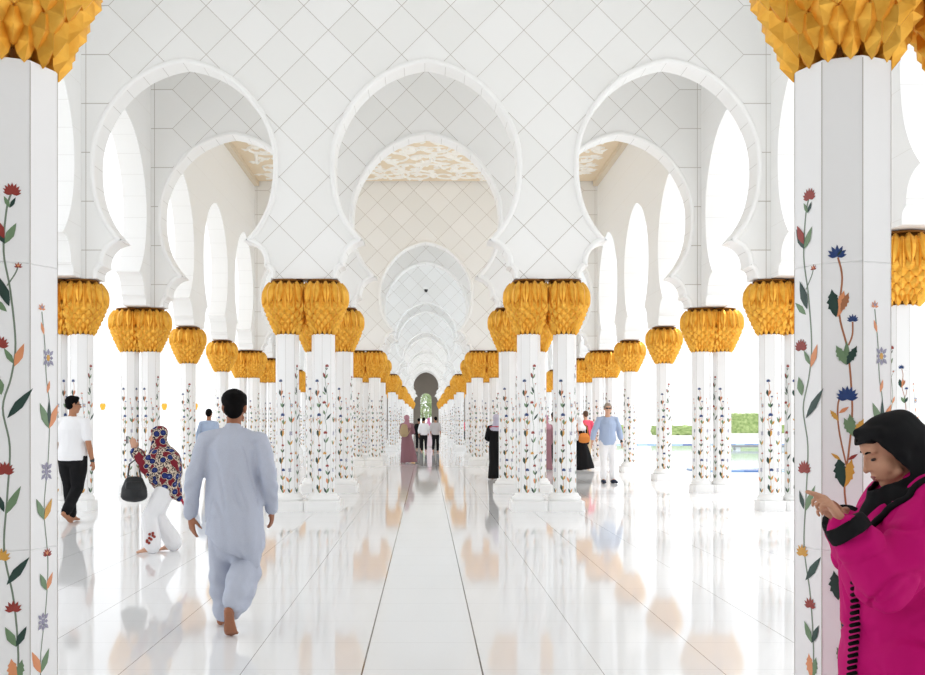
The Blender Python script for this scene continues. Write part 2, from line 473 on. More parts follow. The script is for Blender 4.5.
def vineC(v):
    v.stem([(.0,.30),(-.02,.5),(.01,.72),(.02,.9),(.0,1.1),(.022,1.3),(.03,1.5),(.012,1.62),(.004,1.75),(-.012,1.88)], GST, .0025)
    v.lotus(-.012, 1.90, .05, PEACH, LIL, 5)
    v.petal(.0, 1.79, 1.9, .06, .01, PEACH)
    v.rosette(.022, 1.70, .06, .085, LIL, OCH)
    v.petal(.016, 1.56, 1.3, .06, .01, PEACH)
    v.leaves(.026, 1.42, .14, SAGE, PEACH, False); v.petal(.026, 1.43, 1.57, .12, .012, DGRN)
    v.rosette(.012, 1.25, .06, .09, LIL, LIL)
    v.leaves(.0, 1.06, .12, SAGE, OCH, False)
    v.lotus(.016, .93, .06, RED, PEACH); v.leaves(.012, .78, .10, SAGE, PEACH, False)
    v.rosette(-.006, .66, .06, .085, LIL, LIL)
    v.leaves(-.018, .46, .13, PEACH, SAGE, False); v.leaves(.0, .29, .11, DGRN, OCH, False)
SEQ = 'BACABCAC'
def inlay_mesh(first):
    mb = MB()
    for i in range(8):
        k = i-first; v = Vine(mb, k)
        {'A': vineA, 'B': vineB, 'C': vineC}[SEQ[i]](v)
        th = -PI/2+PI/8+(k+.5)*PI/4; R = W/2/math.cos(PI/8)
        n_ = V((math.cos(th), math.sin(th), 0)); t = V((-math.sin(th), math.cos(th), 0))
        a = n_*(R+.0006)-t*.0018; b = n_*(R+.0006)+t*.0018
        mb.add([(a.x,a.y,.28),(b.x,b.y,.28),(b.x,b.y,2.84),(a.x,a.y,2.84)], [(0,1,2,3)], JNT)
    return mb.mesh('floral_inlay', INL)
ME = dict(capital=capital_mesh(), half=capital_mesh(.300), close=capital_mesh(.208), shaft=shaft_mesh(), base=base_mesh())
PL = {'in': plinth_mesh(.583), 'out': plinth_mesh(.555), 'near': plinth_mesh(.416)}
IN = {2: inlay_mesh(2), 4: inlay_mesh(4), 7: inlay_mesh(7)}
ORD = 'first second third fourth fifth sixth seventh eighth ninth tenth eleventh twelfth thirteenth fourteenth fifteenth sixteenth seventeenth eighteenth'.split()
def column(x, y, label, plinth, first, group, capscale=1., partner=0):
    t = thing('marble_column', label, 'column', (x, y, 0), 0, group)
    link('plinth', PL[plinth], t); b = link('base', ME['base'], t)
    if plinth == 'near': b.scale = (.77, .77, 1)
    t['kind'] = 'thing'
    s = link('shaft', ME['shaft'], t); link('floral_inlay', IN[first], s)
    c = link('capital', ME[('close' if plinth == 'near' else 'half') if partner else 'capital'], t); c.scale = (capscale, capscale, 1)
    c['label'] = 'gilded capital of palm leaves and scales'
    c.rotation_euler = (0, 0, (PI if partner < 0 else 0) if partner else (hash_(x, y) % 14)*PI/7)
    return t
def hash_(x, y): return int(abs(x)*37+y*11)
SEP = .2925
rows = [4]+[d for k in range(7) for d in (16+16*k, 20+16*k)]
for side, sx in (('left', -1), ('right', 1)):
    for i, d in enumerate(rows):
        for w, dx in (('nave', -SEP), ('aisle', SEP)):
            if d == 4:
                lb = 'close-up inlaid marble column, %s side of walkway, %s-side half of its pair' % (side, w)
            else:
                lb = 'inlaid marble column, gold capital, %s inner row, %s column of %s pair from viewer' % (side, w, ORD[i])
            first = (2 if side == 'right' else 4) if d == 4 else (2, 4, 7)[(i+(dx > 0)) % 3]
            column(sx*(SX+dx), 3.95 if d == 4 else d, lb, 'in', first, 'columns of the inner rows', .968, -sx*(1 if dx > 0 else -1))
    q = 0
    for d in range(12, 72, 4):
        if d == 12 and sx < 0: continue
        q += 1
        if d % 16 in (0, 4):
            for w, dx in (('walkway', -.21), ('open-air', .21)):
                column(sx*(SO+dx), d, 'inlaid marble column, gold capital, %s outer row, %s column of pair at %s support' % (side, w, ORD[q-1]), 'near', (7, 2)[dx > 0], 'columns of the outer rows', 1., -sx*(1 if dx > 0 else -1))
        else:
            column(sx*SO, d, 'single inlaid marble column, gold capital, %s outer row, %s support from viewer' % (side, ORD[q-1]), 'out', (4, 2)[(d//4) % 2], 'columns of the outer rows', 1.06)

# small dome camera on the far cross wall
t = thing('mounted_camera', 'tiny dark dome camera high on a far white arch wall', 'camera', (0, 47.58, 7.76))
mb = MB(); mb.lathe([(.13,.04),(.15,.06),(.15,.12),(.10,.16)], 16); mb.box((0,.11,.1),(.1,.2,.06)); mb.build('housing', M['plain'], t)
mb = MB(); mb.lathe([(.02,-.09),(.06,-.07),(.085,-.02),(.09,.04)], 16); mb.build('lens', mat('dark_dome', rgb(30,30,32), .2), t, True)
# ------------------------------------------------------------------ figures
def frames(pts):
    out = []; prev = V((1, 0, 0))
    for i in range(len(pts)):
        a = pts[max(i-1, 0)]; b = pts[min(i+1, len(pts)-1)]
        t = (b-a); t = t.normalized() if t.length > 1e-6 else V((0, 0, 1))
        u = prev-t*prev.dot(t)
        if u.length < 1e-3: u = V((0, 1, 0))-t*t.y
        u.normalize(); out.append((t, u, t.cross(u))); prev = u
    return out
def tube(pts, rad, seg=14, caps=True):
    pts = [V(p) for p in pts]; rad = [r if isinstance(r, tuple) else (r, r) for r in rad]
    fr = frames(pts); rings = []
    def ring(c, u, w, ra, rb): rings.append([c+u*(ra*math.cos(2*PI*i/seg))+w*(rb*math.sin(2*PI*i/seg)) for i in range(seg)])
    def cap(i, sgn):
        t, u, w = fr[i]; ra, rb = rad[i]; m = min(ra, rb)
        for a in ((80, 55, 30) if sgn < 0 else (30, 55, 80)):
            ring(pts[i]+t*(sgn*m*math.sin(math.radians(a))), u, w, ra*math.cos(math.radians(a)), rb*math.cos(math.radians(a)))
    if caps: cap(0, -1)
    for i, p in enumerate(pts): ring(p, fr[i][1], fr[i][2], *rad[i])
    if caps: cap(len(pts)-1, 1)
    vs = [p for r in rings for p in r]; k = len(rings)
    fs = [(j*seg+i, j*seg+(i+1) % seg, (j+1)*seg+(i+1) % seg, (j+1)*seg+i) for j in range(k-1) for i in range(seg)]
    fs += [tuple(range(seg-1, -1, -1)), tuple((k-1)*seg+i for i in range(seg))]
    return vs, fs
def ell(c, r, Mx=None, seg=18, rings=12):
    c = V(c); vs = []
    for j in range(1, rings):
        a = PI*j/rings
        for i in range(seg):
            b = 2*PI*i/seg
            vs.append(c+V((r[0]*math.sin(a)*math.cos(b), r[1]*math.sin(a)*math.sin(b), r[2]*math.cos(a))))
    vs += [c+V((0, 0, r[2])), c-V((0, 0, r[2]))]
    fs = [(j*seg+i, (j+1)*seg+i, (j+1)*seg+(i+1) % seg, j*seg+(i+1) % seg) for j in range(rings-2) for i in range(seg)]
    T_, B_ = len(vs)-2, len(vs)-1
    fs += [(T_, i, (i+1) % seg) for i in range(seg)] + [(B_, (rings-2)*seg+(i+1) % seg, (rings-2)*seg+i) for i in range(seg)]
    if Mx is not None: vs = [Mx @ v for v in vs]
    return vs, fs
def xf(pr, Mx): return [Mx @ V(p) for p in pr[0]], pr[1]

def blob(name, prims, mt, parent, voxel=.012, smooth=6, fold=None, cut=None, solid=0., factor=.5):
    mb = MB()
    for p in prims: mb.add(*p)
    me = mb.mesh(name, mt)
    o = bpy.data.objects.new(name, me); C.objects.link(o)
    r = o.modifiers.new('r', 'REMESH'); r.mode = 'VOXEL'; r.voxel_size = voxel
    if smooth:
        s = o.modifiers.new('s', 'SMOOTH'); s.iterations = smooth; s.factor = factor
    bpy.context.view_layer.update()
    dg = bpy.context.evaluated_depsgraph_get(); ev = o.evaluated_get(dg)
    me2 = bpy.data.meshes.new_from_object(ev, depsgraph=dg)
    o.modifiers.clear(); o.data = me2; bpy.data.meshes.remove(me); me2.name = name
    if not me2.materials: me2.materials.append(mt)
    if fold:
        nv = [v.normal.copy() for v in me2.vertices]
        for v, nn in zip(me2.vertices, nv): v.co += nn*fold(v.co)
    if cut:
        bm = bmesh.new(); bm.from_mesh(me2)
        bmesh.ops.delete(bm, geom=[v for v in bm.verts if cut(v.co)], context='VERTS')
        for _ in range(3):
            for v in [v for v in bm.verts if v.is_boundary]:
                nb = [e.other_vert(v).co for e in v.link_edges if e.is_boundary]
                if nb: v.co = v.co*.4+sum(nb, V())/len(nb)*.6
        bm.to_mesh(me2); bm.free()
    if solid:
        sm = o.modifiers.new('solid', 'SOLIDIFY'); sm.thickness = solid; sm.offset = -1
    me2.polygons.foreach_set('use_smooth', [True]*len(me2.polygons))
    me2.update()
    if parent: o.parent = parent
    return o

def folds(amp, fx=6., fy=6., fz=2., seed=0.):
    return lambda p: amp*(noise.noise(V((p.x*fx+seed, p.y*fy, p.z*fz)))+.5*noise.noise(V((p.x*fx*2.3, p.y*fy*2.3+seed, p.z*fz*2.))))

def skin_mat(name, c): 
    m = mat(name, c, .55, spec=.35); m.node_tree.nodes['Principled BSDF'].inputs['Subsurface Weight'].default_value = .0
    return m
SK = {'tan': skin_mat('skin_tan', rgb(176,124,94)), 'light': skin_mat('skin_light', rgb(214,166,140)), 'brown': skin_mat('skin_brown', rgb(158,104,76))}
def cloth(name, c, rough=.85):
    m = mat(name, c, rough, spec=.2); n = N(m); n.bump(n.noise(180., 2.), .12, .003); return m
HAIR = mat('black_hair', rgb(12,10,10), .85, spec=.12); GREYHAIR = mat('grey_hair', rgb(150,138,126), .6)

def rest():
    J = dict(pelvis=(0,0,.95), waist=(0,0,1.10), chest=(0,.0,1.30), collar=(0,-.01,1.42), neck=(0,-.005,1.475), head=(0,.02,1.635))
    for s, q in ((-1,'l'), (1,'r')):
        J.update({'sh'+q: (s*.185,-.01,1.405), 'el'+q: (s*.235,-.03,1.12), 'wr'+q: (s*.25,.05,.88),
                  'hip'+q: (s*.09,0,.93), 'kn'+q: (s*.10,.015,.50), 'an'+q: (s*.105,-.02,.09), 'toe'+q: (s*.125,.15,.02)})
    return J
def pose(h, **kw):
    J = rest(); J.update(kw); k = h/1.75
    return {a: V(b)*k for a, b in J.items()}, k

def head_m(J, k, pitch=0., yaw=0., roll=0.):
    return Matrix.Translation(J['head']) @ Matrix.Rotation(yaw, 4, 'Z') @ Matrix.Rotation(pitch, 4, 'X') @ Matrix.Rotation(roll, 4, 'Y') @ Matrix.Scale(k, 4)
def head_prims(H, female=False):
    P = [ell((0,-.012,.038), (.074,.094,.084)), ell((0,.028,-.042), (.057,.062,.076)), ell((0,.062,-.098), (.024,.022,.020)),
         tube([(-.05,.02,-.07),(0,.065,-.1),(.05,.02,-.07)], [.018,.02,.018]),
         tube([(0,.086,.018),(0,.102,-.012),(0,.110,-.03)], [.008,.011,.014]), ell((-.012,.094,-.034), (.009,.011,.008)), ell((.012,.094,-.034), (.009,.011,.008)),
         ell((0,.086,-.058), (.024,.010,.0065)), ell((0,.084,-.071), (.021,.011,.0075)),
         tube([(-.05,.066,.03),(0,.080,.026),(.05,.066,.03)], [.009,.010,.009]),
         ell((-.042,.058,-.03), (.02,.018,.02)), ell((.042,.058,-.03), (.02,.018,.02))]
    if female:
        P[4] = tube([(0,.082,.016),(0,.092,-.010),(0,.101,-.027)], [.007,.009,.0115])
        P[5] = ell((-.010,.087,-.031), (.0075,.010,.007)); P[6] = ell((.010,.087,-.031), (.0075,.010,.007))
        P[9] = tube([(-.046,.058,.034),(0,.070,.034),(.046,.058,.034)], [.014,.014,.014])
        P[10] = ell((-.032,.042,-.035), (.032,.032,.040)); P[11] = ell((.032,.042,-.035), (.032,.032,.040))
    for s in (-1, 1):
        P.append(tube([(s*.074,-.012,-.03),(s*.082,-.018,0.),(s*.080,-.008,.03)], [.010,.014,.011]))
    return [xf(p, H) for p in P]
def hand_prims(w, d, n_, s, k=1., curl=(.3,.35,.4,.45), thumb=.5):
    """w wrist, d finger direction, n_ palm normal (fingers curl to it), s thumb side"""
    w = V(w); d = V(d).normalized(); n_ = V(n_); n_ = (n_-d*n_.dot(d)).normalized(); s = V(s); s = (s-d*s.dot(d)-n_*s.dot(n_)).normalized()
    P = [tube([w-d*.01*k, w+d*.03*k, w+d*.065*k, w+d*.088*k], [(.026*k,.020*k),(.034*k,.017*k),(.040*k,.015*k),(.036*k,.012*k)])]
    # palm is wide along s
    Rm = Matrix((s, n_, d)).transposed().to_4x4(); 
    P = [xf(tube([(0,0,-.012*k),(0,0,.03*k),(0,0,.065*k),(0,0,.09*k)], [(.026*k,.020*k),(.036*k,.018*k),(.041*k,.016*k),(.037*k,.012*k)]), Matrix.Translation(w) @ Rm)]
    for i, ln in enumerate((.072, .080, .074, .058)):
        p = w+d*(.088-.004*abs(i-1))*k+s*(.030-.0205*i)*k; a = curl[i]*.5
        dr = (d+s*(.10-.07*i)).normalized(); pts = [p-d*.03*k, p]
        for sg in (.45, .32, .23):
            q = (dr*math.cos(a)+n_*math.sin(a)); p = p+q*ln*sg*k; pts.append(p); a += curl[i]
        P.append(tube(pts, [.0095*k,.0098*k,.009*k,.008*k,.007*k], 10))
    p = w+d*.022*k+s*.024*k
    q = (d*.62+s*.72+n_*.25).normalized(); q2 = (d*.9+s*.25+n_*(.2+thumb)).normalized()
    P.append(tube([p, p+q*.04*k, p+q*.04*k+q2*.03*k, p+q*.04*k+q2*.055*k], [.014*k,.0125*k,.0105*k,.008*k], 10))
    return P
def foot_prims(J, k, q, toes=False):
    a = J['an'+q]; t = J['toe'+q]; f = (t-a); f.z = 0
    f = f.normalized() if f.length > 1e-4 else V((0, 1, 0))
    dirv = (t-a).normalized(); heel = a-V((0, 0, .055*k))-f*.045*k
    if a.z > .16*k: heel = a+(V((0,0,-1))*.02-f*.055)*k
    mid = heel.lerp(t, .55)+V((0, 0, .018*k))
    return [tube([a+V((0,0,.02*k)), a-V((0,0,.02*k)), heel+V((0,0,.012*k))], [.036*k,.038*k,.032*k]), tube([heel, mid, t], [(.03*k,.03*k),(.036*k,.032*k),(.042*k,.016*k)]),
            tube([a, mid.lerp(t, .2)+V((0,0,.01*k))], [.036*k,.028*k])]
def body_prims(J, k, H, fat=1., hands=None, female=False):
    m = fat
    P = [tube([J['pelvis']-V((0,0,.08*k)), J['pelvis'], J['waist'], J['chest'], J['collar'], J['neck']],
              [(.14*k*m,.10*k*m),(.165*k*m,.115*k*m),(.145*k*m,.10*k*m),(.165*k*m,.115*k*m),(.13*k,.08*k),(.058*k,.056*k)], 18),
         tube([J['neck']-V((0,0,.03*k)), J['neck'].lerp(J['head'], .5), J['head']-V((0,0,.03*k))], [.058*k,.052*k,.05*k])]
    for q in 'lr':
        P.append(tube([J['collar'].lerp(J['sh'+q], .5), J['sh'+q], J['sh'+q].lerp(J['el'+q], .5), J['el'+q]], [.055*k,.056*k*m,.048*k*m,.041*k]))
        P.append(tube([J['el'+q], J['el'+q].lerp(J['wr'+q], .35), J['wr'+q]], [.041*k,.041*k,.027*k]))
        P.append(tube([J['hip'+q], J['hip'+q].lerp(J['kn'+q], .5), J['kn'+q]], [.09*k*m,.078*k*m,.056*k]))
        P.append(tube([J['kn'+q], J['kn'+q].lerp(J['an'+q], .35), J['an'+q]], [.055*k,.055*k,.036*k]))
        P += foot_prims(J, k, q)
        if hands and q in hands: P += hands[q]
        else:
            d = (J['wr'+q]-J['el'+q]).normalized(); s = -1 if q == 'l' else 1
            P += hand_prims(J['wr'+q], d, (-s, .1, 0), (0, 1, .2), k)
    return P+head_prims(H, female)
def shirt_prims(J, k, hem, fat=1., sleeve=1., loose=1., collar=True, flare=1.):
    o = .016*k*loose; m = fat
    pel = J['pelvis'].copy(); pel.z = hem*k
    P = [tube([pel, J['pelvis'].lerp(J['waist'], .1), J['waist'], J['chest'], J['collar'], J['neck']-V((0,0,.005*k))],
              [(.165*k*m*flare+o,.118*k*m*flare+o),(.168*k*m+o,.118*k*m+o),(.155*k*m+o,.112*k*m+o),(.17*k*m+o,.12*k*m+o),(.135*k+o,.085*k+o*.6),(.062*k,.06*k)], 20, False)]
    for q in 'lr':
        P.append(tube([J['collar'].lerp(J['sh'+q], .45), J['sh'+q], J['sh'+q].lerp(J['el'+q], .5), J['el'+q] if sleeve > .55 else J['sh'+q].lerp(J['el'+q], .8)],
                      [.056*k+o*.3,.055*k*m+o*.5,.051*k*m+o*.8,.046*k+o]))
        if sleeve > .55:
            e = J['el'+q].lerp(J['wr'+q], min(1., (sleeve-.5)*2))
            P.append(tube([J['el'+q], J['el'+q].lerp(e, .5), e], [.046*k+o,.043*k+o,.033*k+o]))
    return P
def trouser_prims(J, k, fat=1., loose=1., hem=.93):
    o = .014*k*loose; m = fat
    P = [tube([J['pelvis']-V((0,0,.06*k)), J['pelvis'], J['waist']-V((0,0,.03*k))], [(.155*k*m+o*.6,.115*k*m+o*.6),(.165*k*m+o*.5,.118*k*m+o*.5),(.15*k*m+o*.3,.108*k*m+o*.3)], 20)]
    for q in 'lr':
        e = J['kn'+q].lerp(J['an'+q], hem)
        P.append(tube([J['hip'+q], J['hip'+q].lerp(J['kn'+q], .5), J['kn'+q], J['kn'+q].lerp(e, .5), e], [.094*k*m+o*.6,.083*k*m+o,.062*k+o,.058*k+o*1.1,.048*k+o*1.2]))
    return P
def hair_prims(H, lo=-.03):
    P = [ell((0,-.020,.050), (.082,.098,.084)), ell((0,-.055,lo+.03), (.072,.056,.07)), tube([(-.07,-.01,.0),(-.076,-.005,.04)], [.013,.02]), tube([(.07,-.01,.0),(.076,-.005,.04)], [.013,.02]),
         ell((0,.05,.09), (.055,.035,.032))]
    return [xf(p, H) for p in P]
def hijab_prims(H, J, k, drape=.12, back=.0):
    P = [xf(ell((0,-.022,.035), (.098,.112,.108)), H), xf(ell((0,.01,-.08), (.088,.09,.07)), H), xf(ell((0,.052,.088), (.052,.03,.026)), H),
         tube([J['head']-V((0,0,.06*k)), J['neck'], J['collar'], J['collar'].lerp(J['chest'], drape*4)], [(.085*k,.09*k),(.105*k,.098*k),(.185*k,.135*k),(.20*k,.155*k)], 20)]
    return P
def face_cut(H, w=.060, lo=-.092, hi=.078, y=.035):
    Hi = H.inverted()
    def f(p):
        q = Hi @ p
        return q.y > y and ((q.x/w)**2+((q.z-(lo+hi)/2)/((hi-lo)/2))**2) < 1.
    return f
def abaya_prims(J, k, hem=.03, r0=.30, fat=1., sway=(0,0)):
    pts = [V((sway[0], sway[1], hem*k)), V((sway[0]*.6, sway[1]*.6, .45*k)), J['pelvis'], J['waist'], J['chest'], J['collar'], J['neck']]
    R = [(r0*k,r0*.85*k),(r0*.82*k,r0*.70*k),(.20*k*fat,.155*k*fat),(.175*k*fat,.135*k*fat),(.19*k*fat,.145*k*fat),(.155*k,.105*k),(.065*k,.065*k)]
    P = [tube(pts, R, 24, False)]
    for q in 'lr':
        P.append(tube([J['collar'].lerp(J['sh'+q], .45), J['sh'+q], J['sh'+q].lerp(J['el'+q], .5), J['el'+q]], [.07*k,.072*k,.072*k,.07*k]))
        P.append(tube([J['el'+q], J['el'+q].lerp(J['wr'+q], .5), J['wr'+q]], [.07*k,.066*k,.06*k]))
    return P
def walk(k=.22, arm=.12, lead='l'):
    """mid-stride offsets"""
    o = 'r' if lead == 'l' else 'l'; s = -1 if lead == 'l' else 1
    return {'kn'+lead: (s*.095, k*.75, .51), 'an'+lead: (s*.10, k*.85, .09), 'toe'+lead: (s*.12, k*.85+.17, .02),
            'kn'+o: (-s*.095, .0, .49), 'an'+o: (-s*.10, -k*1.05, .145), 'toe'+o: (-s*.11, -k*1.05+.15, .02),
            'el'+lead: (s*.24, -.09, 1.13), 'wr'+lead: (s*.25, -arm, .89), 'el'+o: (-s*.24, .0, 1.12), 'wr'+o: (-s*.24, arm+.06, .90)}
def catmull3(P, sub_):
    a = catmull([(p.x, p.y) for p in P], sub_); c = catmull([(p.z, 0) for p in P], sub_)
    return [V((x_, y_, z_)) for (x_, y_), (z_, _) in zip(a, c)]
PALEBLUE = cloth('pale_blue_cotton', rgb(190,196,210))
n = N(PALEBLUE); x, y, z, vec = n.xyz()
n.color(n.ramp(n.noise(140., 2.), [(.35, rgb(184,190,205)), (.65, rgb(190,196,211))]))
WHITE = cloth('white_cotton', rgb(240,240,242)); BLACK = cloth('black_cloth', rgb(20,20,22)); MAG = cloth('magenta_crepe', rgb(192,0,108), .75)
MAUVE = cloth('mauve_cloth', rgb(142,104,112)); MAUVE2 = cloth('pale_mauve_scarf', rgb(176,130,142)); SKY = cloth('light_blue_shirt', rgb(168,184,212))
PINK = cloth('coral_pink_shirt', rgb(240,96,120)); KHAKI = cloth('khaki_cloth', rgb(206,186,152)); STRIPE = cloth('grey_shirt', rgb(190,184,184))
TANB = cloth('tan_canvas', rgb(178,158,124)); ORANGE = cloth('orange_leather', rgb(206,128,62)); LEATHER = mat('black_leather', rgb(22,24,27), .4)
NAVY = cloth('navy_leather', rgb(34,40,58)); PINKSCARF = cloth('pink_scarf', rgb(222,140,182)); CREAM = cloth('cream_trousers', rgb(232,228,220))
SKYH = cloth('blue_shirt', rgb(176,194,222))
SHAWL = cloth('patterned_shawl', rgb(180,160,140))
n = N(SHAWL); x, y, z, vec = n.xyz()
vo = n.new('ShaderNodeTexVoronoi'); vo.inputs['Scale'].default_value = 11.; vo.inputs['Randomness'].default_value = .7; n.link(vec, vo.inputs['Vector'])
c1 = n.ramp(vo.outputs['Distance'], [(0, rgb(110,130,180)), (.12, rgb(40,52,112)), (.33, rgb(24,26,62)), (.40, rgb(216,202,184)), (.55, rgb(120,36,46)), (.62, rgb(206,190,170))])
for e in c1.node.color_ramp.elements: pass
c1.node.color_ramp.interpolation = 'CONSTANT'
fine = n.ramp(n.noise(42., 2.), [(.46, rgb(60,44,52)), (.5, rgb(214,198,178))]); fine.node.color_ramp.interpolation = 'CONSTANT'
base = n.mix(n.math('GREATER_THAN', n.noise(6., 1.), .53), fine, rgb(122,34,46))
n.color(n.mix(n.math('GREATER_THAN', vo.outputs['Distance'], .44), c1, base))
METAL = mat('steel', rgb(180,180,182), .3, 1.)

def person(label, x, y, rz): return thing('person', label, 'person', (x, y, 0), rz)

# ---- 1. man in pale blue tunic walking away, close to the viewer
def walker():
    t = person('man in pale blue tunic and loose trousers walking barefoot away, seen from behind', -1.36, 6.95, 0)
    J, k = pose(1.70, shl=(-.195,-.01,1.355), shr=(.195,-.01,1.355), ell=(-.275,-.06,1.08), wrl=(-.315,.01,.82), elr=(.275,-.05,1.08), wrr=(.262,.10,.85), head=(.005,.03,1.585), neck=(0,.0,1.44), collar=(0,-.01,1.385),
                knl=(-.10,.06,.50), anl=(-.10,.06,.09), toel=(-.13,.24,.02), knr=(.11,.0,.46), anr=(.045,-.36,.20), toer=(.04,-.31,.015))
    H = head_m(J, k, .05)
    hl = hand_prims(J['wrl']+V((0,.005,-.01)), (.10,.10,-1), (.75,.6,.1), (.55,-.75,0), 1.04, (.22,.25,.3,.35), .3)
    hr = hand_prims(J['wrr'], (0,.3,-1), (-.8,.1,0), (0,1,.2), 1.)
    P = body_prims(J, k, H, .84, {'l': hl, 'r': hr})
    # sole and toes of the trailing foot
    for i in range(5):
        P.append(ell((.012+.019*i, -.312+.004*abs(i-3), .022), (.010+.004*(i == 0), .016, .013)))
    P.append(tube([(.045,-.385,.185), (.047,-.375,.12), (.048,-.345,.05), (.048,-.325,.03)], [(.034,.03),(.034,.026),(.046,.022),(.048,.016)]))
    blob('body', P, SK['brown'], t, .0075, 4)
    hr_ = hair_prims(H, -.035)
    blob('hair', hr_+[xf(ell((0,-.02,.065), (.094,.104,.080)), H)], HAIR, t, .009, 5, lambda p: .006*noise.noise(p*30))
    # tunic
    c = V((0, 0, 0))
    o = [tube([V((.03,-.03,.60)), V((.01,-.02,.80)), J['pelvis'], J['waist'], J['chest'], J['collar']+V((0,-.005,0)), J['neck']-V((0,0,.01))],
              [(.205,.185),(.205,.18),(.200,.165),(.190,.145),(.195,.14),(.125,.085),(.062,.062)], 26)]
    for q, s in (('l', -1), ('r', 1)):
        o.append(tube([J['collar'].lerp(J['sh'+q], .4), J['sh'+q], J['sh'+q].lerp(J['el'+q], .5), J['el'+q]], [.066,.068,.068,.066]))
        o.append(tube([J['el'+q], J['el'+q].lerp(J['wr'+q], .5), J['wr'+q].lerp(J['el'+q], .04)], [.066,.060,.050]))
    # hem dips from left to right, the tail swinging to the right
    o.append(tube([V((.05,-.05,.66)), V((.10,-.07,.53)), V((.155,-.08,.44))], [(.165,.13),(.12,.10),(.06,.05)], 20))
    def fo(p):
        a = folds(.012, 7, 7, 1.6)(p)-.008*(p.z < 1.27 and abs(p.x) < .19)*max(0, .13-abs(noise.noise(V((p.x*8+p.z*2.4, p.y*7, p.z*2.2)))))/.13
        w = max(0., min(1., (1.15-p.z)/.5))
        return a*(1+w)+.007*math.sin(p.x*46+p.z*9)*w*.6+.004*noise.noise(p*18)+.005*math.sin((p.z+abs(p.x)*.9)*60)*max(0., abs(p.x)-.19)*6
    hemline = lambda x_: .66-.62*(x_+.2) if x_ > -.2 else .66
    tn = blob('tunic', o, PALEBLUE, t, .0095, 6, fo, lambda p: abs(p.x) < .30 and p.z < hemline(p.x)+.012*math.sin(p.x*30) and p.z < .75, .010)
    # trousers, loose
    q = [tube([J['pelvis'], V((0,-.01,.72)), V((0,-.02,.56))], [(.16,.12),(.155,.12),(.135,.11)], 20),
         tube([J['hipl'], V((-.095,.02,.55)), V((-.10,.05,.30)), V((-.085,.05,.08))], [(.10,.10),(.092,.10),(.084,.10),(.062,.085)], 18),
         tube([J['hipr'], V((.10,-.0,.52)), V((.085,-.10,.40)), V((.07,-.28,.27)), V((.062,-.35,.225))], [(.10,.10),(.10,.10),(.098,.10),(.082,.09),(.066,.06)], 18),
         tube([V((.10,-.04,.40)), V((.10,-.20,.24)), V((.085,-.30,.16))], [.10,.085,.05], 16)]
    blob('trousers', q, PALEBLUE, t, .0095, 6, lambda p: folds(.014, 8, 8, 3, 4.)(p)+.007*math.sin(p.z*55+p.x*30)*max(0., min(1., (.5-p.z)*4)))
    # cuffs, watch
    for q_, s in (('l', -1), ('r', 1)):
        w = J['wr'+q_]; d = (J['el'+q_]-w).normalized()
        b = blob('cuff', [tube([w+d*.0, w+d*.065], [.049, .050], 16)], PALEBLUE, tn, .008, 3)
        if q_ == 'l': blob('wristwatch', [tube([w-d*.004, w-d*.018], [.034, .034], 16)], METAL, t, .006, 1)
    return t
walker()

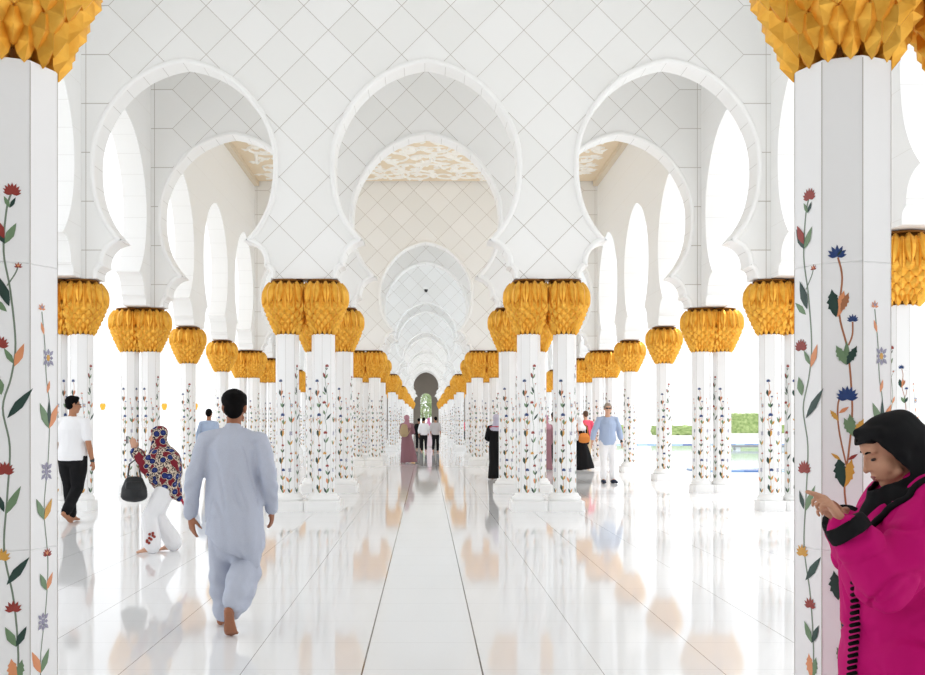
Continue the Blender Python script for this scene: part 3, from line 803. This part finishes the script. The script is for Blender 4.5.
# ---- 2. woman in magenta, close on the right
def near_woman():
    t = person('woman in black headscarf and magenta robe, in profile, pointing beside the close-up column', 1.63, 3.28, PI/2)
    # local: forward +Y = world -X, local -X = world -Y (towards viewer)
    k = .90
    J = {a: V(b)*k for a, b in rest().items()}
    J.update(collar=V((0,.0,1.215)), neck=V((0,.035,1.262)), head=V((.0,.092,1.352)), chest=V((0,.01,1.10)), waist=V((0,.03,.95)), pelvis=V((0,0,.82)),
             shl=V((-.155,-.01,1.175)), shr=V((.155,.0,1.18)), ell=V((-.215,.20,.955)), wrl=V((-.175,.312,1.128)), elr=V((.16,.11,.955)), wrr=V((.05,.225,1.118)))
    H = head_m(J, .93, -.50, -.06)
    W_ = J['wrl']
    hl = hand_prims(W_+V((0,.004,.006)), (.02,.52,.70), (.30,.70,-.60), (.55,.2,.45), .86, (.0,1.05,1.2,1.25), .5)
    # extended index finger: replace the first finger by a straight one reaching forward
    hl[1] = tube([W_+V((.01,.030,.050)), W_+V((.012,.055,.078)), W_+V((.012,.085,.090)), W_+V((.012,.112,.098))], [.011,.0105,.009,.0075], 10)
    hr = hand_prims(J['wrr'], (-.25,.55,.45), (-.6,.3,-.5), (-.2,.1,.8), .86, (.7,.8,.9,.9), .5)
    P = body_prims(J, k, H, 1.0, {'l': hl, 'r': hr}, True)
    P += [tube([J['ell'], J['ell'].lerp(J['wrl'], .5), W_], [.036,.036,.026])]
    body = blob('body', P, skin_mat('skin_warm', rgb(196,146,118)), t, .0050, 5, None, None, 0., .4)
    bpy.context.view_layer.update()
    for s in (-1, 1):
        xx = [xf(ell((s*.030,.070,.002), (.015,.010,.005)), H)]
        blob('eye', xx, mat('dark_lashes', rgb(38,26,22), .4), t, .003, 2)
        blob('eyebrow', [tube([body.closest_point_on_mesh(H @ V(p_))[1] for p_ in ((s*(.015 if s < 0 else .026),.09,.027 if s < 0 else .034),(s*.034,.09,.034),(s*.046,.075,.031))], [.0038,.0042,.003])], HAIR, t, .003, 1)
    blob('lips', [xf(ell((0,.089,-.0585), (.021,.0095,.0055)), H), xf(ell((0,.087,-.070), (.018,.0095,.006)), H)], mat('lips', rgb(150,84,78), .45), t, .003, 2)
    blob('hair', [xf(tube([(-.058,.045,.068),(0,.074,.082),(.058,.045,.068)], [.014,.012,.014]), H)], HAIR, t, .005, 3)
    hp = [xf(ell((0,-.025,.028), (.104,.124,.104)), H), xf(ell((0,-.06,-.02), (.095,.10,.10)), H), xf(ell((0,-.012,-.085), (.090,.085,.065)), H),
          xf(tube([(-.07,.015,.08),(0,.066,.108),(.07,.015,.08)], [.024,.020,.024]), H),
          xf(tube([(-.08,-.01,-.02),(-.072,.012,-.09),(0,.035,-.135),(.072,.012,-.09),(.08,-.01,-.02)], [.026,.028,.028,.028,.026]), H),
          tube([J['head']-V((0,.03,.05)), J['neck']+V((0,-.03,0)), J['collar']+V((0,-.01,.02)), J['collar']-V((0,-.01,.08))], [(.095,.11),(.112,.135),(.138,.145),(.15,.14)], 20),
          tube([J['neck']+V((0,.075,-.01)), J['collar']+V((-.02,.125,-.04)), J['chest']+V((-.02,.165,.0)), J['chest']+V((-.02,.18,-.05))], [.05,.05,.036,.02], 12)]
    blob('headscarf', hp, BLACK, t, .0065, 7, lambda p: .006*math.sin(p.y*40+p.z*55)*.5+.005*noise.noise(p*14), (lambda Hi: (lambda p: (lambda q: abs(q.x) < .12 and -.088 < q.z < .066 and q.y > .030+.30*q.z)(Hi @ p)))(H.inverted()), .004)
    # robe
    pts = [V((0,.0,.04)), V((0,.01,.45)), V((0,.02,.80)), V((0,.035,.95)), V((0,.02,1.08)), V((0,0,1.19)), V((0,.01,1.25))]
    R = [(.28,.25),(.26,.225),(.24,.205),(.225,.195),(.225,.188),(.15,.14),(.08,.09)]
    rp = [tube(pts, R, 26, False),
          tube([J['collar']+V((-.06,0,-.01)), J['shl']+V((.01,0,-.01)), J['shl'].lerp(J['ell'], .5)+V((0,0,-.01)), J['ell']+V((0,0,-.01))], [.09,.10,.098,.092], 18),
          tube([J['ell']+V((0,.0,-.005)), J['ell'].lerp(J['wrl'], .35)+V((0,0,0)), J['ell'].lerp(J['wrl'], .84)], [.092,.082,.066], 18),
          tube([J['collar']+V((.06,0,-.01)), J['shr'], J['shr'].lerp(J['elr'], .5), J['elr']], [.09,.095,.09,.085], 16),
          tube([J['elr'], J['elr'].lerp(J['wrr'], .45), J['elr'].lerp(J['wrr'], .8)], [.085,.075,.066], 16),
          tube([V((0,.12,1.03)), V((0,.15,.98)), V((0,.15,.9))], [(.15,.08),(.16,.085),(.14,.07)], 16),
          tube([V((-.05,-.11,1.24)), V((0,-.14,1.20)), V((.05,-.11,1.24))], [.05,.06,.05], 14)]
    def fo(p):
        e = (V(p)-J['ell']).length; w = max(0., 1-e/.20)
        return folds(.013, 6, 6, 2.5, 2.)(p)+.016*(abs(noise.noise(V((p.x*7, p.y*8+p.z*3, p.z*6-p.y*3))))-.22)+w*.020*(.5-(1-abs(math.sin((p.z*1.0+p.y*.8-p.x*.4)*26+2*noise.noise(p*6))))**3)-.014*max(0, .11-abs(noise.noise(V((p.x*5+3, p.y*6+p.z*2, p.z*4-p.y*2)))))/.11+.006*math.sin((p.y*.7+p.z*1.1)*38)*(1 if p.z > .9 else .3)*.7
    rb = blob('robe', rp, MAG, t, .0082, 6, fo)
    for q in ('l', 'r'):
        d = (J['wr'+q]-J['el'+q]); a = J['el'+q]+d*.78; b = J['el'+q]+d*1.03
        blob('cuff', [tube([a, a.lerp(b, .5), b], [.071, .069, .064], 18, False)], BLACK, rb, .007, 3, folds(.003, 20, 20, 20))
    # dark collar stripe from the neck down over the chest, on the viewer's side
    st = [V((-.10,-.14,1.30)), V((-.14,-.06,1.31)), V((-.15,.02,1.29)), V((-.13,.09,1.24)), V((-.11,.15,1.17)), V((-.09,.20,1.09)), V((-.07,.24,1.02))]
    bpy.context.view_layer.update()
    on = []
    for p in catmull3(st, 4):
        ok_, co_, nn_, _ = rb.closest_point_on_mesh(p); on.append(co_+nn_*.003)
    blob('collar_band', [tube(on, [.013]*len(on), 10)], BLACK, rb, .006, 4)
    # crocheted trim down the front edge
    mb = MB()
    for i in range(44):
        z = .985-.02*i; y = .222 if z > .85 else .222+(.85-z)*.055
        mb.add(*tube([V((-.052,y-.012,z)), V((-.058,y+.014,z-.004))], [.0075,.0068], 8))
    mb.build('crochet_trim', BLACK, rb, True)
    return t
near_woman()

# ---- 3. woman with a patterned shawl taking a picture
def shawl_woman():
    t = person('woman in patterned red and blue shawl and white trousers, holding up a phone', -2.95, 10.9, PI*.56)
    J, k = pose(1.47, pelvis=(0,-.06,.83), waist=(0,-.06,.98), chest=(0,-.045,1.19), collar=(0,-.03,1.31), neck=(0,-.015,1.37), head=(0,.02,1.52),
                shl=(-.16,-.03,1.28), shr=(.16,-.03,1.28), ell=(-.20,.19,1.16), wrl=(-.08,.31,1.37), elr=(.20,.19,1.14), wrr=(.08,.31,1.36),
                hipl=(-.09,-.06,.83), hipr=(.09,-.06,.83), knl=(-.10,.12,.47), knr=(.10,.03,.46), anl=(-.10,.08,.09), anr=(.10,-.17,.09), toel=(-.12,.27,.02), toer=(.12,.02,.02))
    H = head_m(J, k, -.05)
    hl = hand_prims(J['wrl'], (.1,.25,1), (1,.2,-.1), (.1,-1,0), k, (.5,.5,.6,.6))
    hr = hand_prims(J['wrr'], (-.1,.25,1), (-1,.2,-.1), (-.1,-1,0), k, (.5,.5,.6,.6))
    blob('body', body_prims(J, k, H, .95, {'l': hl, 'r': hr}), SK['light'], t, .009, 4)
    tp = trouser_prims(J, k, 1., 2.2, .97)
    blob('trousers', tp+[tube([J['knl'], J['anl']+V((0,0,.02))], [.085,.10]), tube([J['knr'], J['anr']+V((0,0,.02))], [.085,.10])], WHITE, t, .011, 6, folds(.012, 9, 9, 2.5))
    mb = MB(); rr = random.Random(5)
    for i in range(9):
        p = J['anl'].lerp(J['knl'], .15+.07*i*.6)+V((-.099+.01*rr.random(), rr.uniform(-.05,.05), 0))
        mb.add(*ell(p, (.010,.016,.016), None, 8, 6))
    mb.build('embroidery', mat('embroidery_red', rgb(150,60,50), .7), t)
    sp = [xf(ell((0,-.02,.03), (.104,.118,.112)), H), xf(ell((0,-.01,-.08), (.10,.10,.07)), H), xf(ell((0,.055,.085), (.055,.03,.026)), H),
          tube([J['head']-V((0,.02,.06)), J['neck'], J['collar'], J['chest'], J['waist']+V((0,-.02,0)), J['pelvis']+V((0,-.07,.02)), J['pelvis']+V((0,-.16,-.10))],
               [(.085,.09),(.11,.11),(.215,.15),(.245,.20),(.22,.19),(.16,.13),(.06,.05)], 22)]
    for q in 'lr':
        s = -1 if q == 'l' else 1
        sp.append(tube([J['collar']+V((s*.08,0,-.02)), J['sh'+q], J['el'+q]+V((0,-.01,0)), J['el'+q].lerp(J['wr'+q], .75)], [.10,.105,.085,.06]))
        sp.append(tube([J['sh'+q]+V((0,0,-.06)), J['el'+q]+V((0,-.05,-.08)), J['el'+q]+V((0,-.01,-.03))], [.10,.085,.06]))
    sh = blob('shawl', sp, SHAWL, t, .011, 6, folds(.014, 9, 9, 6), face_cut(H, .055, -.085, .075, .045), .004)
    tip = J['pelvis']+V((-.02,-.19,-.12))
    blob('tassel', [tube([tip, tip+V((0,-.02,-.05)), tip+V((0,-.05,-.10))], [.016,.010,.017])], mat('tassel_red', rgb(168,30,56), .8), sh, .006, 2)
    ph = thing('phone', 'phone held up in both hands by the woman in the patterned shawl', 'phone', (0,0,0))
    mb = MB(); mb.box((0,0,0), (.155,.010,.078)); mb.build('phone_case', LEATHER, ph); mb = MB(); mb.box((0,-.0058,0), (.14,.0016,.07)); mb.build('screen', mat('phone_screen', rgb(70,80,96), .15), ph)
    ph.rotation_euler = (0, 0, PI*.56)
    p = Matrix.Rotation(PI*.56, 3, 'Z') @ V((0,.375*.91,1.48*k)); ph.location = (-2.95+p.x, 10.9+p.y, p.z)
    # handbag hanging from the bent arm
    e = J['ell'].lerp(J['wrl'], .45)
    bag = thing('handbag', 'black leather handbag hanging from the arm of the shawl woman', 'handbag', (-2.95, 10.9, 0), PI*.56)
    c = V((e.x-.02, e.y+.05, .72))
    blob('bag_body', [tube([c+V((0,0,-.09)), c, c+V((0,0,.10))], [(.065,.145),(.065,.135),(.03,.095)], 20)], LEATHER, bag, .009, 4)
    hp = []
    for s in (-.018, .018):
        hp.append(tube([c+V((s,-.07,.09)), c+V((s,-.05,.24)), e+V((s,-.0,.005)), c+V((s,.05,.26)), c+V((s,.07,.09))], [.009]*5, 8))
    blob('strap', hp, LEATHER, bag, .006, 2)
    blob('flap', [tube([c+V((-.052,-.07,.03)), c+V((-.058,.07,.03))], [(.02,.045),(.02,.045)])], LEATHER, bag, .008, 3)
shawl_woman()

# ---- generic adults
def dresser(t, J, k, H, top=None, legs=None, hair=None, skin='light', hem=.84, sleeve=1., shoes=None, scarf=None, robe=None, vox=.014, fat=1., loose=1., tl=1., r0=.30, hands=None, sway=(0,0), drape=.12):
    blob('body', body_prims(J, k, H, fat, hands), SK[skin], t, min(vox, .012), 3)
    if hair: blob('hair', hair_prims(H), hair, t, min(vox, .012), 3)
    if legs: blob('trousers', trouser_prims(J, k, fat, tl), legs, t, vox, 5, folds(.010, 9, 9, 3))
    if top: blob('shirt', shirt_prims(J, k, hem, fat, sleeve, loose), top, t, vox, 5, folds(.009, 8, 8, 4))
    if robe: blob('robe', abaya_prims(J, k, .03, r0, fat, sway), robe, t, vox, 5, folds(.016, 10, 10, 1.6))
    if scarf: blob('headscarf', hijab_prims(H, J, k, drape), scarf, t, vox, 5, folds(.008, 12, 12, 8), face_cut(H), .004)
    if shoes:
        for q in 'lr': blob('shoe', [(p[0], p[1]) for p in [tube([J['an'+q]+V((0,-.05,-.05))*k, J['an'+q].lerp(J['toe'+q], .5)+V((0,0,-.008)), J['toe'+q]+V((0,.03,.012))*k], [(.042*k,.045*k),(.05*k,.042*k),(.045*k,.028*k)])]], shoes, t, .010, 3)

t = person('man in white short-sleeved shirt and black trousers by the outer pair of columns', -5.06, 14.1, -.12)
J, k = pose(1.80, ell=(-.25,-.02,1.12), wrl=(-.24,.10,.88), elr=(.255,-.05,1.12), wrr=(.275,.03,.86), knl=(-.08,.05,.5), anl=(-.04,.05,.09), toel=(-.03,.22,.02), knr=(.075,.0,.48), anr=(.03,-.26,.16), toer=(.04,-.13,.02))
H = head_m(J, k, 0, -.75)
dresser(t, J, k, H, WHITE, BLACK, HAIR, 'tan', .86, .45, vox=.011, fat=1.12, loose=1.3, tl=1.4)
mb = MB(); 
for s in (-1, 1): mb.add(*xf(tube([(s*.03,.098,.004),(s*.066,.075,.008),(s*.078,.0,.012)], [.006,.006,.004], 6), H))
mb.build('glasses', LEATHER, t)
blob('wristwatch', [tube([J['wrr']+V((0,0,.02)), J['wrr']+V((0,0,.0))], [.034,.034])], LEATHER, t, .007, 1)

t = person('man in light blue shirt behind the shoulder of the pale blue tunic man', -5.38, 24.4, 0)
J, k = pose(1.74, **walk()); dresser(t, J, k, head_m(J, k), SKYH, CREAM, HAIR, 'tan')

t = person('woman in mauve robe and scarf walking down the middle of the hall', -.66, 34, -.15)
J, k = pose(1.64, wrr=(.12,.28,1.10), elr=(.24,.02,1.12), ell=(-.22,-.03,1.12), wrl=(-.20,.2,1.05)); H = head_m(J, k, -.1, -.3)
dresser(t, J, k, H, None, None, None, robe=MAUVE, scarf=MAUVE2, r0=.33, sway=(.07,0))
b = thing('backpack', 'tan backpack worn by the woman in mauve', 'backpack', (-.66, 34, 0), -.15)
blob('pack', [tube([(-.06,-.22,.98),(-.06,-.235,1.12),(-.06,-.20,1.29)], [(.14,.085),(.15,.10),(.11,.06)])], TANB, b, .012, 4)
blob('pocket', [tube([(-.06,-.31,1.0),(-.06,-.32,1.1)], [(.10,.035),(.10,.03)])], TANB, b, .012, 3)
blob('strap', [tube([(.07,-.16,1.0),(.13,-.06,1.15),(.12,-.02,1.36),(.0,-.15,1.30)], [.018]*4), tube([(-.19,-.16,1.0),(-.20,-.06,1.15),(-.15,-.02,1.36),(-.08,-.15,1.30)], [.018]*4)], TANB, b, .012, 2)

for lb, x, y, h, top, rz, lead in (('man in white shirt and black trousers walking away down the middle', -.10, 46, 1.60, WHITE, .0, 'l'),
                             ('man in grey shirt and black trousers walking away at the hall centre', .44, 45.6, 1.64, STRIPE, -.08, 'r')):
    t = person(lb, x, y, rz); J, k = pose(h, **walk(.2, .1, lead)); H = head_m(J, k, 0, -.5 if lead == 'l' else .4)
    dresser(t, J, k, H, top, BLACK, HAIR, 'tan', .86, .8 if lead == 'l' else .6, vox=.016, loose=1.5)
t = person('person in dark clothes half hidden behind the white-shirted man down the middle', -.36, 49.5, 0)
J, k = pose(1.58); dresser(t, J, k, head_m(J, k), BLACK, BLACK, HAIR, 'tan', vox=.018)
t = person('person in pink headscarf and pale robe between the two men down the middle', .15, 55, 0)
J, k = pose(1.62); dresser(t, J, k, head_m(J, k), None, None, None, robe=cloth('pale_pink_robe', rgb(232,214,222)), scarf=PINKSCARF, vox=.018)
t = person('woman in black robe and pale scarf at the edge of the hall by a column', 1.74, 24.4, -.1)
J, k = pose(1.60, elr=(.22,.0,1.1), wrr=(.1,.2,1.05), ell=(-.26,-.02,1.12), wrl=(-.16,.17,1.08)); H = head_m(J, k, 0, .2)
dresser(t, J, k, H, None, None, None, robe=BLACK, r0=.23, scarf=cloth('pale_print_scarf', rgb(190,186,204)), drape=.03)
blob('shawl_edge', [tube([J['collar']+V((-.15,-.06,-.0)), J['collar']+V((0,-.12,.01)), J['collar']+V((.15,-.06,-.0))], [.022]*3)], cloth('red_trim', rgb(176,70,84)), t, .012, 2)
t = person('person in mauve robe and scarf glimpsed between the two columns of the front right pair', 3.52, 29, .5)
J, k = pose(1.62, ell=(-.2,.1,1.1), wrl=(-.1,.3,1.05)); dresser(t, J, k, head_m(J, k), None, None, None, robe=MAUVE, scarf=MAUVE2, r0=.25)
t = person('dark-haired man in white just beside the mauve-robed person between columns', 4.02, 31, .2)
J, k = pose(1.72); dresser(t, J, k, head_m(J, k), WHITE, BLACK, HAIR, 'tan')
t = person('man in coral pink shirt and khaki trousers, seen from behind', 5.02, 31, -.1)
J, k = pose(1.76, elr=(.27,-.05,1.13), wrr=(.33,.02,.9), **{}); dresser(t, J, k, head_m(J, k, 0, .3), PINK, KHAKI, cloth('brown_hair', rgb(96,72,58)), 'light', .84, .45)
t = person('woman in long black skirt and white scarf in front of the pink-shirted man', 4.58, 29.2, .1)
J, k = pose(1.58); H = head_m(J, k)
dresser(t, J, k, H, WHITE, None, None, robe=BLACK, r0=.32, scarf=cloth('white_scarf', rgb(240,240,242)), sway=(.13,0), fat=.92)
b = thing('shoulder_bag', 'orange-brown bag on the woman in the long black skirt', 'bag', (4.58, 29.2, 0), .1)
blob('bag_body', [tube([(.05,-.24,.86),(.05,-.25,.97),(.05,-.22,1.06)], [(.17,.06),(.18,.07),(.13,.04)])], ORANGE, b, .012, 4)
blob('strap', [tube([(-.10,-.2,1.02),(-.13,-.10,1.25),(-.10,-.02,1.38)], [.013]*3), tube([(.18,-.2,1.02),(.18,-.1,1.25),(.12,-.02,1.38)], [.013]*3)], ORANGE, b, .010, 2)

t = person('man in light blue shirt, white trousers and sunglasses walking towards the viewer', 4.24, 23, PI+.08)
J, k = pose(1.86, ell=(-.27,-.02,1.13), wrl=(-.29,.08,.90), elr=(.30,.0,1.14), wrr=(.36,.05,.90), knl=(-.10,.04,.5), anl=(-.11,.02,.09), toel=(-.13,.2,.02), knr=(.10,.06,.5), anr=(.11,.06,.09), toer=(.14,.22,.02))
H = head_m(J, k, 0, -.12)
dresser(t, J, k, H, SKY, WHITE, GREYHAIR, 'light', .84, .82, NAVY, vox=.011, loose=1.4, tl=1.)
blob('sunglasses', [xf(tube([(s*.012,.094,.006),(s*.052,.082,.008)], [(.012,.016),(.012,.016)]), H) for s in (-1, 1)]+[xf(tube([(-.078,.0,.012),(-.066,.078,.01),(0,.094,.008),(.066,.078,.01),(.078,0,.012)], [.005]*5), H)], LEATHER, t, .005, 2)
mb = MB(); mb.add(*tube([J['chest']+V((0,.14,.10)), J['waist']+V((0,.142,0)), J['pelvis']+V((0,.14,-.05))], [.008]*3, 6)); mb.build('placket', SKYH, t, True)
blob('wristwatch', [tube([J['wrl'], J['wrl']+V((0,0,.02))], [.036,.036])], LEATHER, t, .008, 1)
t = person('tiny dark-clothed person far off between the right inner columns', 2.75, 68, 0)
J, k = pose(1.62); dresser(t, J, k, head_m(J, k), PINK, BLACK, HAIR, 'tan', vox=.02)

# ------------------------------------------------------------------ outside
WAT = mat('pool_water', rgb(206,226,236), .06); n = N(WAT); n.bump(n.noise(3., 3.), .05, .02)
mb = MB(); mb.box((48, 46, -.058), (80, 32, .02)); struct(mb.build('pool_water', WAT))
TL = mat('blue_pool_tile', rgb(60,90,170), .25)
n = N(TL); x, y, z, vec = n.xyz()
cb = n.new('ShaderNodeTexWhiteNoise'); cv = n.new('ShaderNodeCombineXYZ')
n.link(n.math('FLOOR', n.math('DIVIDE', x, .55)), cv.inputs[0]); n.link(n.math('FLOOR', n.math('DIVIDE', y, .55)), cv.inputs[1]); n.link(cv.outputs[0], cb.inputs['Vector'])
n.color(n.ramp(cb.outputs['Value'], [(0, rgb(40,62,140)), (.45, rgb(110,150,205)), (.8, rgb(190,214,232))])); 
for i, (yy, dd) in enumerate(((29.6, 1.3), (62.5, 2.6))):
    mb = MB(); mb.box((48, yy, -.03), (80, dd, .06)); struct(mb.build('trim_pool_edge_%d' % (i+1), TL))
HG = mat('hedge_green', rgb(150,172,112), .8); n = N(HG); n.color(n.ramp(n.noise(9., 4.), [(.35, rgb(128,152,90)), (.65, rgb(176,194,132))]))
def hedge(label, x, y, w, d, h, base):
    t = thing('hedge', label, 'hedge', (x, y, 0), 0, 'clipped hedges beyond the pool')
    mb = MB(); mb.box((0,0,base/2-.06), (w+.5,d+.5,base+.12)); mb.build('planter', M['court'], t)
    me = MB(); nx, ny, nz = max(2, int(w/.3)), max(2, int(d/.3)), max(2, int(h/.3))
    bm = bmesh.new(); bmesh.ops.create_cube(bm, size=1); bmesh.ops.subdivide_edges(bm, edges=bm.edges, cuts=14, use_grid_fill=True)
    for v in bm.verts:
        v.co = V((v.co.x*w, v.co.y*d, (v.co.z+.5)*h+base)); r = noise.noise(v.co*2.3)*.12+noise.noise(v.co*7)*.07
        v.co += V((v.co.x/w, v.co.y/d, (v.co.z-base)/h-.5))*2*r
    m_ = bpy.data.meshes.new('foliage'); bm.to_mesh(m_); bm.free(); m_.materials.append(HG); link('foliage', m_, t)
hedge('tall clipped green hedge block beyond the pool', 28.9, 90, 2.6, 2.6, 1.75, .35)
hedge('low wide clipped hedge in front of the white pavilion', 21.2, 84, 3.6, 1.6, .75, .25)
hedge('low clipped hedge glimpsed left of the low wide hedge', 17.0, 88, 2.6, 1.6, .8, .25)
hedge('low hedge beside the tall clipped hedge block', 33.2, 96, 3.0, 1.6, .8, .25)
b = thing('bench', 'long grey stone bench across the pool', 'bench', (17.6, 52, 0))
mb = MB(); mb.box((0,0,.12), (3.,.6,.10)); mb.build('seat', mat('grey_bench', rgb(150,148,146), .6), b)
for s in (-1, 1): mb = MB(); mb.box((s*1.2,0,.02), (.25,.5,.16)); mb.build('leg', M['court'], b)
t = thing('pavilion', 'flat-roofed white pavilion far beyond the pool', 'building', (24, 125, 0))
mb = MB(); mb.box((0,0,1.9), (16,6,.4)); mb.build('roof', M['court'], t)
for i in range(6): mb = MB(); mb.box((-6.5+2.6*i,-2.4,.8), (.35,.35,1.8)); mb.build('post', M['court'], t)
# arcade across the courtyard
t = thing('arcade', 'pale far arcade with small gold capitals across the courtyard', 'building', (-50, 128, 0))
cs = [-26+4*i for i in range(15)]
P, F = wall_poly(cs, -29, 33, 1.02)
link('wall', extrude([(u, z) for u, z in P], .5, lambda u, z, s: (u, s, z), 'far_wall', [M['facade'], M['soffit']], F), t)
far_sh = MB(); far_sh.lathe([(.2,-.06),(.2,2.9)], 8); far_sh = far_sh.mesh('far_shaft', M['shaft'])
far_cp = MB(); far_cp.lathe([(cap_r(z), z) for z in (2.84,3.05,3.3,3.45,3.6,3.73)], 16); far_cp = far_cp.mesh('far_capital', M['gold'], True)
for i in range(16):
    s = link('column', far_sh, t, (-28+4*i, 0, 0)); link('capital', far_cp, s)
# trees beyond the end opening
LEAF = mat('pale_leaves', rgb(150,170,120), .8); n = N(LEAF); n.color(n.ramp(n.noise(4., 4.), [(.35, rgb(120,146,92)), (.65, rgb(188,200,160))]))
BARK = mat('bark', rgb(128,110,92), .9)
for i, (x, y, h) in enumerate(((-.5, 141, 6.5), (2.6, 146, 7.5))):
    t = thing('tree', ('leafy tree framed by the far doorway', 'second leafy tree farther behind the far doorway')[i], 'tree', (x, y, -.06), 0, 'trees beyond the far doorway')
    mb = MB(); mb.add(*tube([(0,0,0),(.05,0,h*.25),(0,0,h*.5)], [.2,.15,.1])); mb.build('trunk', BARK, t, True)
    mb = MB(); rr = random.Random(i)
    for q in range(1500):
        a, b_, r = rr.uniform(0,2*PI), rr.uniform(-1,1), rr.uniform(.5,1.)**.5
        c = V((math.cos(a)*math.sqrt(1-b_*b_)*r*h*.32, math.sin(a)*math.sqrt(1-b_*b_)*r*h*.32, h*.62+b_*r*h*.36))
        d1 = V((rr.uniform(-1,1),rr.uniform(-1,1),rr.uniform(-1,1))).normalized()*.22; d2 = V((rr.uniform(-1,1),rr.uniform(-1,1),rr.uniform(-1,1))).normalized()*.12
        mb.add([c-d1, c+d2, c+d1, c-d2], [(0,1,2,3)])
    mb.build('foliage', LEAF, t)

# ------------------------------------------------------------------ camera, light
cam = bpy.data.cameras.new('camera'); co = bpy.data.objects.new('camera', cam); C.objects.link(co)
co.location = (0, 0, 1.45); co.rotation_euler = (PI/2, 0, 0)
cam.sensor_width = 36; cam.lens = 985/925*36; cam.shift_x = 36.5/925; cam.shift_y = 83.5/925; cam.clip_start = .05; cam.clip_end = 800
SC.camera = co
w = bpy.data.worlds.new('World'); SC.world = w; w.use_nodes = True
bg = w.node_tree.nodes['Background']; bg.inputs[0].default_value = (.955, .975, 1., 1); bg.inputs[1].default_value = 1.
sun = bpy.data.lights.new('sun', 'SUN'); so = bpy.data.objects.new('sun', sun); C.objects.link(so)
sun.energy = 1.5; sun.angle = .4; sun.color = (1., .985, .965)
so.rotation_euler = V((-.45, -.08, -.88)).to_track_quat('-Z', 'Y').to_euler()
so.location = (30, 10, 60)
vs = SC.view_settings
SC.display_settings.display_device = 'sRGB'
vs.view_transform = 'Standard'; vs.look = 'None'; vs.gamma = 1; vs.use_curve_mapping = False
vs.exposure = .58
cy = SC.cycles
cy.max_bounces = 14; cy.diffuse_bounces = 8; cy.glossy_bounces = 5; cy.use_denoising = True
cy.sample_clamp_indirect = 6
